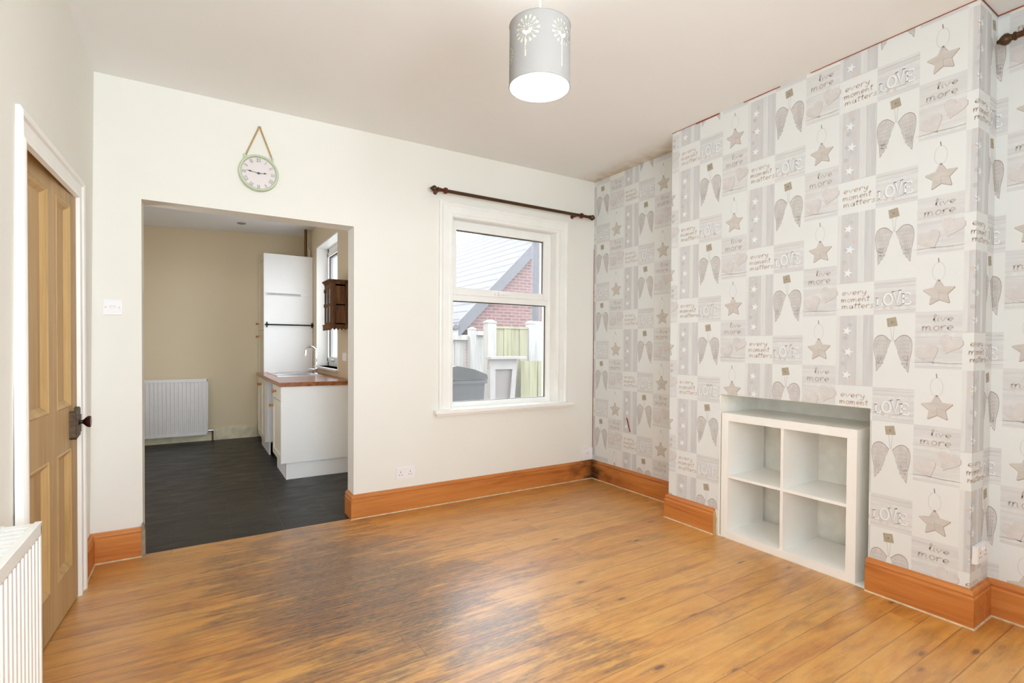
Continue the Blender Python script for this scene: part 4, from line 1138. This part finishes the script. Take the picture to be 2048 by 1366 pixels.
# tall larder
ld = thing('larder_cupboard', 'tall white larder cupboard at the far end of the worktop', 'cupboard', (.46, 3.55, 0))
lx, ly0, ly1, lz = .188, 3.30, KY-.004, 2.322
obj('side_panel', BX(lx-.004, KX-.004, ly0, ly0+.018, .0, lz, bev=.003), M['klam'], ld)
bm = bmesh.new(); bx(bm, lx+.016, KX-.004, ly0+.018, ly1, .10, lz-.004); obj('cupboard_body', bm, M['klam'], ld)
for (z0, z1, kz_) in ((.10, 1.385, 1.31), (1.389, lz-.006, 1.475)):
    dd = kdoor('door', ly0+.003, ly1-.002, z0, z1, lx-.006, ld); knob((lx-.006, ly1-.06, kz_), dd, .9)
rl = thing('rail', 'black metal hanging rail fixed across the side of the larder', 'rail', (.48, ly0, 1.452))
ra, rb = Vector((.205, ly0-.028, 1.453)), Vector((.748, ly0-.028, 1.453))
obj('rail_bar', TUBE([ra+Vector((.0, 0, 0)), rb], .0085, 12), M['black'], rl)
for p in (ra+Vector((.012, 0, 0)), rb-Vector((.012, 0, 0))):
    bm = bmesh.new(); tube(bm, [p, p+Vector((0, .028, 0))], .008, 10); bx(bm, p.x-.008, p.x+.008, ly0-.006, ly0-.0005, p.z-.034, p.z+.034, bev=.002); bx(bm, p.x-.020, p.x+.020, ly0-.006, ly0-.0005, p.z-.008, p.z+.008, bev=.002)
    lathe(bm, [(0, -.02), (.011, -.016), (.014, 0), (.011, .016), (0, .02)], p, 'x', 12)
    obj('rail_bracket', bm, M['black'], rl)
ms = thing('magnetic_strip', 'thin steel knife strip high on the side of the larder', 'knife rack', (.48, ly0, 1.83))
obj('strip_bar', BX(.215, .755, ly0-.014, ly0-.0005, 1.812, 1.846, bev=.002), M['klam'], ms)
obj('strip_face', BX(.222, .60, ly0-.0165, ly0-.0135, 1.817, 1.841), M['screw'], ms)
obj('strip_end', BX(.74, .756, ly0-.017, ly0-.0135, 1.814, 1.844), M['steel'], ms)
# pipes over the larder
for k, (px, r_, lab, m_) in enumerate([(.678, .017, 'brown pipe rising beside the wall over the larder, left of the paler pipe', 'copper'), (.722, .021, 'pale pipe with an elbow rising over the larder by the window wall', 'pipe')]):
    tag(obj('boiler_pipe', TUBE([(px, 3.40+.02*k, lz), (px, 3.40+.02*k, 2.42), (px-.02*k, 3.40+.02*k, 2.45), (px-.02*k, 3.40+.02*k, kz(px))], r_, 10), M[m_], at=(px, 3.40, lz)), lab, 'pipe')
tag(obj('pipe_offcut', TUBE([(.48, 3.55, lz+.018), (.60, 3.48, lz+.018), (.66, 3.52, lz+.018)], .016, 8), M['copper'], at=(.55, 3.52, lz)), 'short brown pipe lying on top of the larder', 'pipe')
# kitchen ceiling fitting
tag(obj('ceiling_spotlight', LATHE([(0, -.012), (.030, -.012), (.045, -.006), (.048, 0), (0, 0)], (-.055, 3.30, kz(-.055)), 'z', 24), M['screw'], at=(-.055, 3.30, kz(-.055))), 'small round unlit spotlight in the kitchen ceiling', 'ceiling light')

# rustic wall cupboard
rc = thing('wall_cupboard', 'small rustic brown wooden wall cupboard beside the kitchen window', 'cupboard', (.68, 1.72, 1.36))
ax0, ay0, ay1, az0, az1 = .578, 1.525, 1.80, 1.405, 1.80
bm = bmesh.new()
bx(bm, ax0+.012, KX, ay0, ay0+.016, az0, az1); bx(bm, ax0+.012, KX, ay1-.016, ay1, az0, az1); bx(bm, ax0+.012, KX, ay0, ay1, az0, az0+.016); bx(bm, ax0+.012, KX, ay0, ay1, az1-.016, az1)
bx(bm, KX-.008, KX, ay0, ay1, az0, az1); bx(bm, ax0+.03, KX, ay0, ay1, 1.595, 1.607)
bx(bm, ax0+.010, ax0+.045, ay0-.006, ay0, az0, az1); bx(bm, KX-.035, KX, ay0-.006, ay0, az0, az1)
obj('cabinet_body', bm, M['rustic'], rc)
bm = bmesh.new()
for k, e in enumerate((.006, .014, .024)): bx(bm, ax0-e+.004, KX, ay0-e, ay1+e, az1+k*.014, az1+(k+1)*.014, bev=.003)
obj('cornice', bm, M['rustic'], rc)
bm = bmesh.new(); s = .030
for q in [(ay0, ay0+s, az0, az1), (ay1-s, ay1, az0, az1), (ay0+s, ay1-s, az0, az0+s), (ay0+s, ay1-s, az1-s-.01, az1), (ay0+s, ay1-s, 1.59, 1.612), ((ay0+ay1)/2-.008, (ay0+ay1)/2+.008, az0+s, az1-s)]: bx(bm, ax0, ax0+.014, *q, bev=.002)
dd = obj('door', bm, M['rustic'], rc)
obj('door_glass', BX(ax0+.005, ax0+.008, ay0+s-.003, ay1-s+.003, az0+s-.003, az1-s), plain('dark old glass', (.03, .02, .015), .2), dd)
for z in (1.745, 1.60): obj('hinge', LATHE([(0, -.018), (.006, -.016), (.006, .016), (0, .018)], (ax0-.004, ay1-.010, z), 'z', 10), M['copper'], dd)
bm = bmesh.new()
def scallop(L_):
    pts = [(0, .055), (0, 0)]; n = 5
    for i in range(n):
        for j in range(1, 7): pts.append((L_*(i+j/6)/n, .016*math.sin(PI*j/6)))
    return pts + [(L_, .055)]
prism(bm, scallop(ay1-ay0+.036), lambda u, v_, d: (ax0-.012+d, ay0-.018+u, az0-.052+v_), 0, .014)
prism(bm, scallop(KX-ax0-.001), lambda u, v_, d: (ax0-.001+u, ay0-.018+d, az0-.052+v_), 0, .014)
bx(bm, ax0-.016, KX, ay0-.022, ay1+.022, az0-.006, az0+.004, bev=.002)
obj('scalloped_apron', bm, M['rustic'], rc)

# ------------------------------------------------------------------ outside
M['brick'] = (lambda: (lambda n: (n.bump(n.noise(n.coord(), 40, 3), .2, .004), n)[1])(NT('red brick')))()
n = M['brick']; co = n.coord(); x, y, z = n.xyz(co)
bt = n.node('ShaderNodeTexBrick', {'Vector': n.comb(n.math('ADD', x, y), z, 0.0), 'Color1': (*srgb(120, 86, 82), 1), 'Color2': (*srgb(104, 74, 71), 1), 'Mortar': (*srgb(128, 112, 109), 1), 'Scale': 1.0, 'Mortar Size': .012, 'Brick Width': .225, 'Row Height': .075, 'Bias': 0.0})
bt.inputs['Mortar Smooth'].default_value = .1
n.base(bt.outputs[0], .85); M['brick'] = n.m
n = NT('pale concrete roof tiles'); co = n.coord(); x, y, z = n.xyz(co)
zr = n.math('DIVIDE', z, .20); fr_ = n.math('FRACT', zr)
lf = n.ramp(fr_, [(.10, 1.0), (.17, 0.0)])
col = n.ramp(n.noise(co, 3, 4), [(.3, srgb(94, 95, 97)), (.7, srgb(102, 103, 104))])
col = n.mix(n.math('MULTIPLY', lf, .8), col, srgb(56, 52, 56)); M['roof'] = n.base(col, .8)
M['verge'] = plain('grey verge board', srgb(92, 93, 97), .6)
M['fascia'] = plain('white fascia', srgb(152, 153, 155), .5)
M['fencew'] = wood('weathered white fence', srgb(164, 164, 160), srgb(151, 151, 147), srgb(129, 129, 121), axis=2, rough=.8, knots=False)
M['fenceg'] = wood('green tanalised fence boards', srgb(148, 147, 119), srgb(135, 134, 106), srgb(115, 113, 88), axis=2, rough=.8, knots=False)
M['binbody'] = plain('dark grey bin plastic', srgb(72, 75, 79), .45, var=.1)
M['binlid'] = plain('dark green bin lid', srgb(50, 56, 56), .4, var=.1)
M['ground'] = plain('grey paving', srgb(91, 89, 85), .9, var=.1, sc=2)
M['junk'] = plain('weathered white board', srgb(149, 146, 143), .8, var=.08)
M['junkd'] = plain('weathered dull panel', srgb(122, 115, 113), .8, var=.08)
GZ0 = -.2
struct('ground', BX(-30, 45, KY+.5, 60, GZ0-.1, GZ0), M['ground'])
struct('ground_yard', BX(1.06, 45, .2, KY+.5, GZ0-.1, GZ0), M['ground'])
struct('ground_lane', BX(-30, -1.35, YF-.25, -3.0, GZ0-.1, GZ0), M['ground'])
struct('ground_front', BX(-30, 45, -40, YF-.25, GZ0-.1, GZ0), M['ground'])
struct('ground_side', BX(3.0, 45, YF-.25, .2, GZ0-.1, GZ0), M['ground'])

hs = thing('neighbouring_house', 'red brick bungalow with pale tiled roof beyond the yard fence', 'house', (4.9, 7, GZ0))
gx, gy, ez, rh, rx = 4.86, 7.0, 1.90, 4.9, 7.86
bm = bmesh.new()
prism(bm, [(gx, GZ0), (13.2-2.34, GZ0), (13.2-2.34, ez), (rx, rh-.08), (gx, ez)], lambda u, v_, d: (u, d, v_), gy, gy+13)
obj('brick_walls', bm, M['brick'], hs)
sl = (rh-ez)/(rx-gx)
bm = bmesh.new()
prism(bm, [(gx-.30, ez-.30*sl+.02), (rx, rh), (rx+3.3, rh-3.3*sl), (rx+3.3, rh-3.3*sl+.14), (rx, rh+.14), (gx-.30, ez-.30*sl+.16)], lambda u, v_, d: (u, d, v_), gy-.10, gy+13.2)
obj('roof', bm, M['roof'], hs)
bm = bmesh.new()
prism(bm, [(gx-.32, ez-.30*sl-.18), (rx, rh-.16), (rx, rh+.15), (gx-.32, ez-.30*sl+.17)], lambda u, v_, d: (u, d, v_), gy-.16, gy-.10)
obj('verge_board', bm, M['verge'], hs)
bm = bmesh.new(); bx(bm, gx-.34, gx-.30, gy-.12, gy+13, ez-.46, ez-.20); bx(bm, gx-.30, gx, gy-.08, gy+13, ez-.47, ez-.44)
obj('fascia', bm, M['fascia'], hs)
obj('gutter', TUBE([(gx-.40, gy-.14, ez-.26), (gx-.40, gy+13, ez-.26)], .06, 8), M['verge'], hs)

def boards(bm, P, L0, L1, z0, z1, w=.1, mi=0):
    n = max(1, int((L1-L0)/w)); w = (L1-L0)/n
    for i in range(n):
        a = L0+i*w
        prism(bm, [(a+.004, z0), (a+w-.004, z0), (a+w-.004, z1), (a+.004, z1)], P, (0, .008)[i % 2], (.018, .026)[i % 2], mi)
def post(x, y, s, z1, lab, m='fencew'):
    bm = bmesh.new(); bx(bm, x-s/2, x+s/2, y-s/2, y+s/2, GZ0, z1-.03, bev=.004); bx(bm, x-s/2-.008, x+s/2+.008, y-s/2-.008, y+s/2+.008, z1-.03, z1-.012, bev=.003)
    prism(bm, [(-s/2, 0), (s/2, 0), (0, .03)], lambda u, v_, d: (x+u, y+d, z1-.012+v_), -s/2, s/2)
    return tag(obj('fence_post', bm, M[m], at=(x, y, GZ0)), lab, 'post')
post(2.83, 2.4, .13, 1.545, 'thick pale fence post left of the green boards, seen through the window')
post(3.63, 2.62, .10, 1.565, 'pale fence post at the right end of the green boards, through the window')
post(3.628, 4.47, .115, 1.525, 'thin white fence post behind the bin, seen at the window left')
bm = bmesh.new(); boards(bm, lambda u, v_, d: (u, 2.6+d, v_), 2.905, 3.565, GZ0, 1.455, .125); bx(bm, 2.905, 3.565, 2.59, 2.64, 1.455, 1.485)
tag(obj('garden_fence', bm, M['fenceg'], at=(3.24, 2.6, GZ0)), 'greenish vertical board fence panel between two posts outside the window', 'fence panel')
bm = bmesh.new(); boards(bm, lambda u, v_, d: (u, 4.52+d, v_), 2.2, 3.545, GZ0, 1.33, .11); bx(bm, 2.2, 3.55, 4.46, 4.52, 1.31, 1.385)
tag(obj('garden_fence', bm, M['fencew'], at=(2.9, 4.5, GZ0)), 'white board fence panel behind the bin at the window left', 'fence panel')
bm = bmesh.new(); boards(bm, lambda u, v_, d: (u, 4.54+d, v_), 3.70, 4.6, GZ0, 1.42, .11); bx(bm, 3.70, 4.6, 4.48, 4.54, 1.40, 1.475); bx(bm, 3.70, 4.6, 4.48, 4.54, .55, .63)
tag(obj('garden_fence', bm, M['fencew'], at=(4.1, 4.5, GZ0)), 'taller white board fence panel between thin post and thick pale post', 'fence panel')
bm = bmesh.new(); boards(bm, lambda u, v_, d: (u, 2.35+d, v_), 3.30, 4.3, GZ0, 1.0, .14)
tag(obj('garden_fence', bm, M['fenceg'], at=(3.8, 2.3, GZ0)), 'low grey-green board fence at the window lower right', 'fence panel')
bm = bmesh.new(); bx(bm, 3.70, 4.30, 2.62, 2.68, GZ0, 1.58)
tag(obj('garden_fence', bm, M['fencew'], at=(4.0, 2.65, GZ0)), 'pale upright board right of the end post, under the grey pipe', 'fence panel')
dp = tag(obj('drainpipe', TUBE([(3.92, 2.9, GZ0), (3.92, 2.9, 3.6)], .065, 14), M['verge'], at=(3.92, 2.9, GZ0)), 'grey upright pipe at the right edge of the window view', 'pipe')

jk = thing('mantelpiece', 'discarded white fire surround leaning against the fence outside', 'fire surround', (2.98, 2.2, GZ0))
obj('mantel_shelf', BX(2.70, 3.26, 2.14, 2.30, 1.035, 1.07, bev=.005), M['junk'], jk)
obj('frieze', BX(2.73, 3.14, 2.20, 2.26, .90, 1.035, bev=.003), M['junk'], jk)
obj('pilaster', BX(2.72, 2.80, 2.19, 2.26, GZ0, .90, bev=.003), M['junk'], jk)
bm = bmesh.new(); prism(bm, [(3.06, .90), (3.13, .90), (3.05, GZ0), (2.96, GZ0)], lambda u, v_, d: (u, 2.19+d, v_), 0, .06)
obj('pilaster', bm, M['junk'], jk)
obj('back_panel', BX(2.80, 3.06, 2.23, 2.25, GZ0, .90), M['junkd'], jk)
bn = thing('wheelie_bin', 'dark wheeled rubbish bin outside the window at lower left', 'bin', (2.0, 1.55, GZ0))
bm = bmesh.new(); x0, x1, y0, y1 = 1.66, 2.22, 1.42, 2.0
v = [bm.verts.new(p) for p in [(x0+.05, y0+.05, GZ0+.04), (x1-.05, y0+.05, GZ0+.04), (x1-.05, y1-.05, GZ0+.04), (x0+.05, y1-.05, GZ0+.04), (x0, y0, .82), (x1, y0, .82), (x1, y1, .82), (x0, y1, .82)]]
for f in [(0,3,2,1),(4,5,6,7),(0,1,5,4),(1,2,6,5),(2,3,7,6),(3,0,4,7)]: bm.faces.new([v[i] for i in f])
bx(bm, x0-.02, x1+.02, y0-.02, y1+.02, .79, .83, bev=.008)
obj('bin_body', bm, M['binbody'], bn)
bm = bmesh.new(); prism(bm, [(x0-.02, .835), (x1+.02, .835), (x1+.01, .89), (x1-.15, .95), (x0+.2, .99), (x0, .95)], lambda u, v_, d: (u, d, v_), y0-.03, y1+.03)
obj('bin_lid', bm, M['binlid'], bn)
for x in (x0+.06, x1-.06): obj('wheel', LATHE([(0, -.02), (.09, -.02), (.1, -.012), (.1, .012), (.09, .02), (0, .02)], (x, y1-.02, GZ0+.1), 'x', 24), M['black'], bn)

# ------------------------------------------------------------------ light
w = bpy.data.worlds.new('overcast sky'); S.world = w; w.use_nodes = True
nt = w.node_tree; bg = nt.nodes['Background']
tc = nt.nodes.new('ShaderNodeTexCoord'); sp = nt.nodes.new('ShaderNodeSeparateXYZ'); cr = nt.nodes.new('ShaderNodeValToRGB')
nt.links.new(tc.outputs['Generated'], sp.inputs[0]); nt.links.new(sp.outputs[2], cr.inputs[0]); nt.links.new(cr.outputs[0], bg.inputs[0])
cr.color_ramp.elements[0].position = .45; cr.color_ramp.elements[0].color = (.80, .86, .95, 1)
cr.color_ramp.elements[1].position = .8; cr.color_ramp.elements[1].color = (.95, .97, 1, 1)
SKY = 6.5
bg.inputs[1].default_value = SKY
def area(name, loc, rot, sx, sy, power=0, col=(1, 1, 1), portal=False):
    l = bpy.data.lights.new(name, 'AREA'); l.shape = 'RECTANGLE'; l.size = sx; l.size_y = sy; l.energy = power; l.color = col
    o = bpy.data.objects.new(name, l); C.objects.link(o); o.location = loc; o.rotation_euler = rot
    if portal: l.cycles.is_portal = True
    elif name.endswith('front_window'): l.spread = math.radians(108)
    elif 'front' in name or 'side' in name: l.spread = math.radians(130)
    return o
area('portal_back_window', ((WX1+WX2)/2, .17, 1.46), (-PI/2, 0, 0), .99, 1.48, portal=True)
area('portal_kitchen_window', (X2+.01, 2.52, 1.67), (0, PI/2, 0), 1.45, 1.08, portal=True)
# fill lamps added out of view; daylight enters at the kitchen window
area('fill_added_front_window', (-.15, YF-.03, 1.5), (PI/2, 0, 0), 1.5, 1.4, 25, (.84, .94, 1))  # fill lamp added behind the camera for the back wall
area('daylight_front_window_ground', (-.15, YF-.03, 1.5), (math.radians(134), 0, 0), 1.5, 1.4, 52, (.80, .92, 1))  # second added lamp, tilted up to brighten the ceiling
area('daylight_side_window', (XL+.02, -4.12, 1.5), (0, -PI/2, 0), 1.3, .85, 9, (.84, .94, 1))  # lamp added behind the camera to light the chimney breast
area('daylight_kitchen_window', (KX+.12, 2.52, 1.67), (0, PI/2, 0), 1.4, 1.0, 7, (.95, .98, 1))
area('fill_kitchen_left', (-1.62, .9, 1.2), (0, -PI/2, 0), 1.8, .9, 16, (.94, .96, 1))  # added kitchen fill; the wall here has no door
pt = bpy.data.lights.new('bulb_light', 'POINT'); pt.energy = 85; pt.color = (.93, .97, 1); pt.shadow_soft_size = .034
po = bpy.data.objects.new('bulb_light', pt); C.objects.link(po); po.location = (LB.x, LB.y, zf-.083)

S.view_settings.view_transform = 'Standard'; S.view_settings.look = 'None'; S.view_settings.gamma = 1; S.view_settings.use_curve_mapping = False
S.view_settings.exposure = .02
S.cycles.max_bounces = 10; S.cycles.diffuse_bounces = 6; S.cycles.glossy_bounces = 4; S.cycles.transparent_max_bounces = 16; S.cycles.transmission_bounces = 6
S.cycles.use_denoising = True; S.cycles.sample_clamp_indirect = 8; S.cycles.caustics_reflective = False
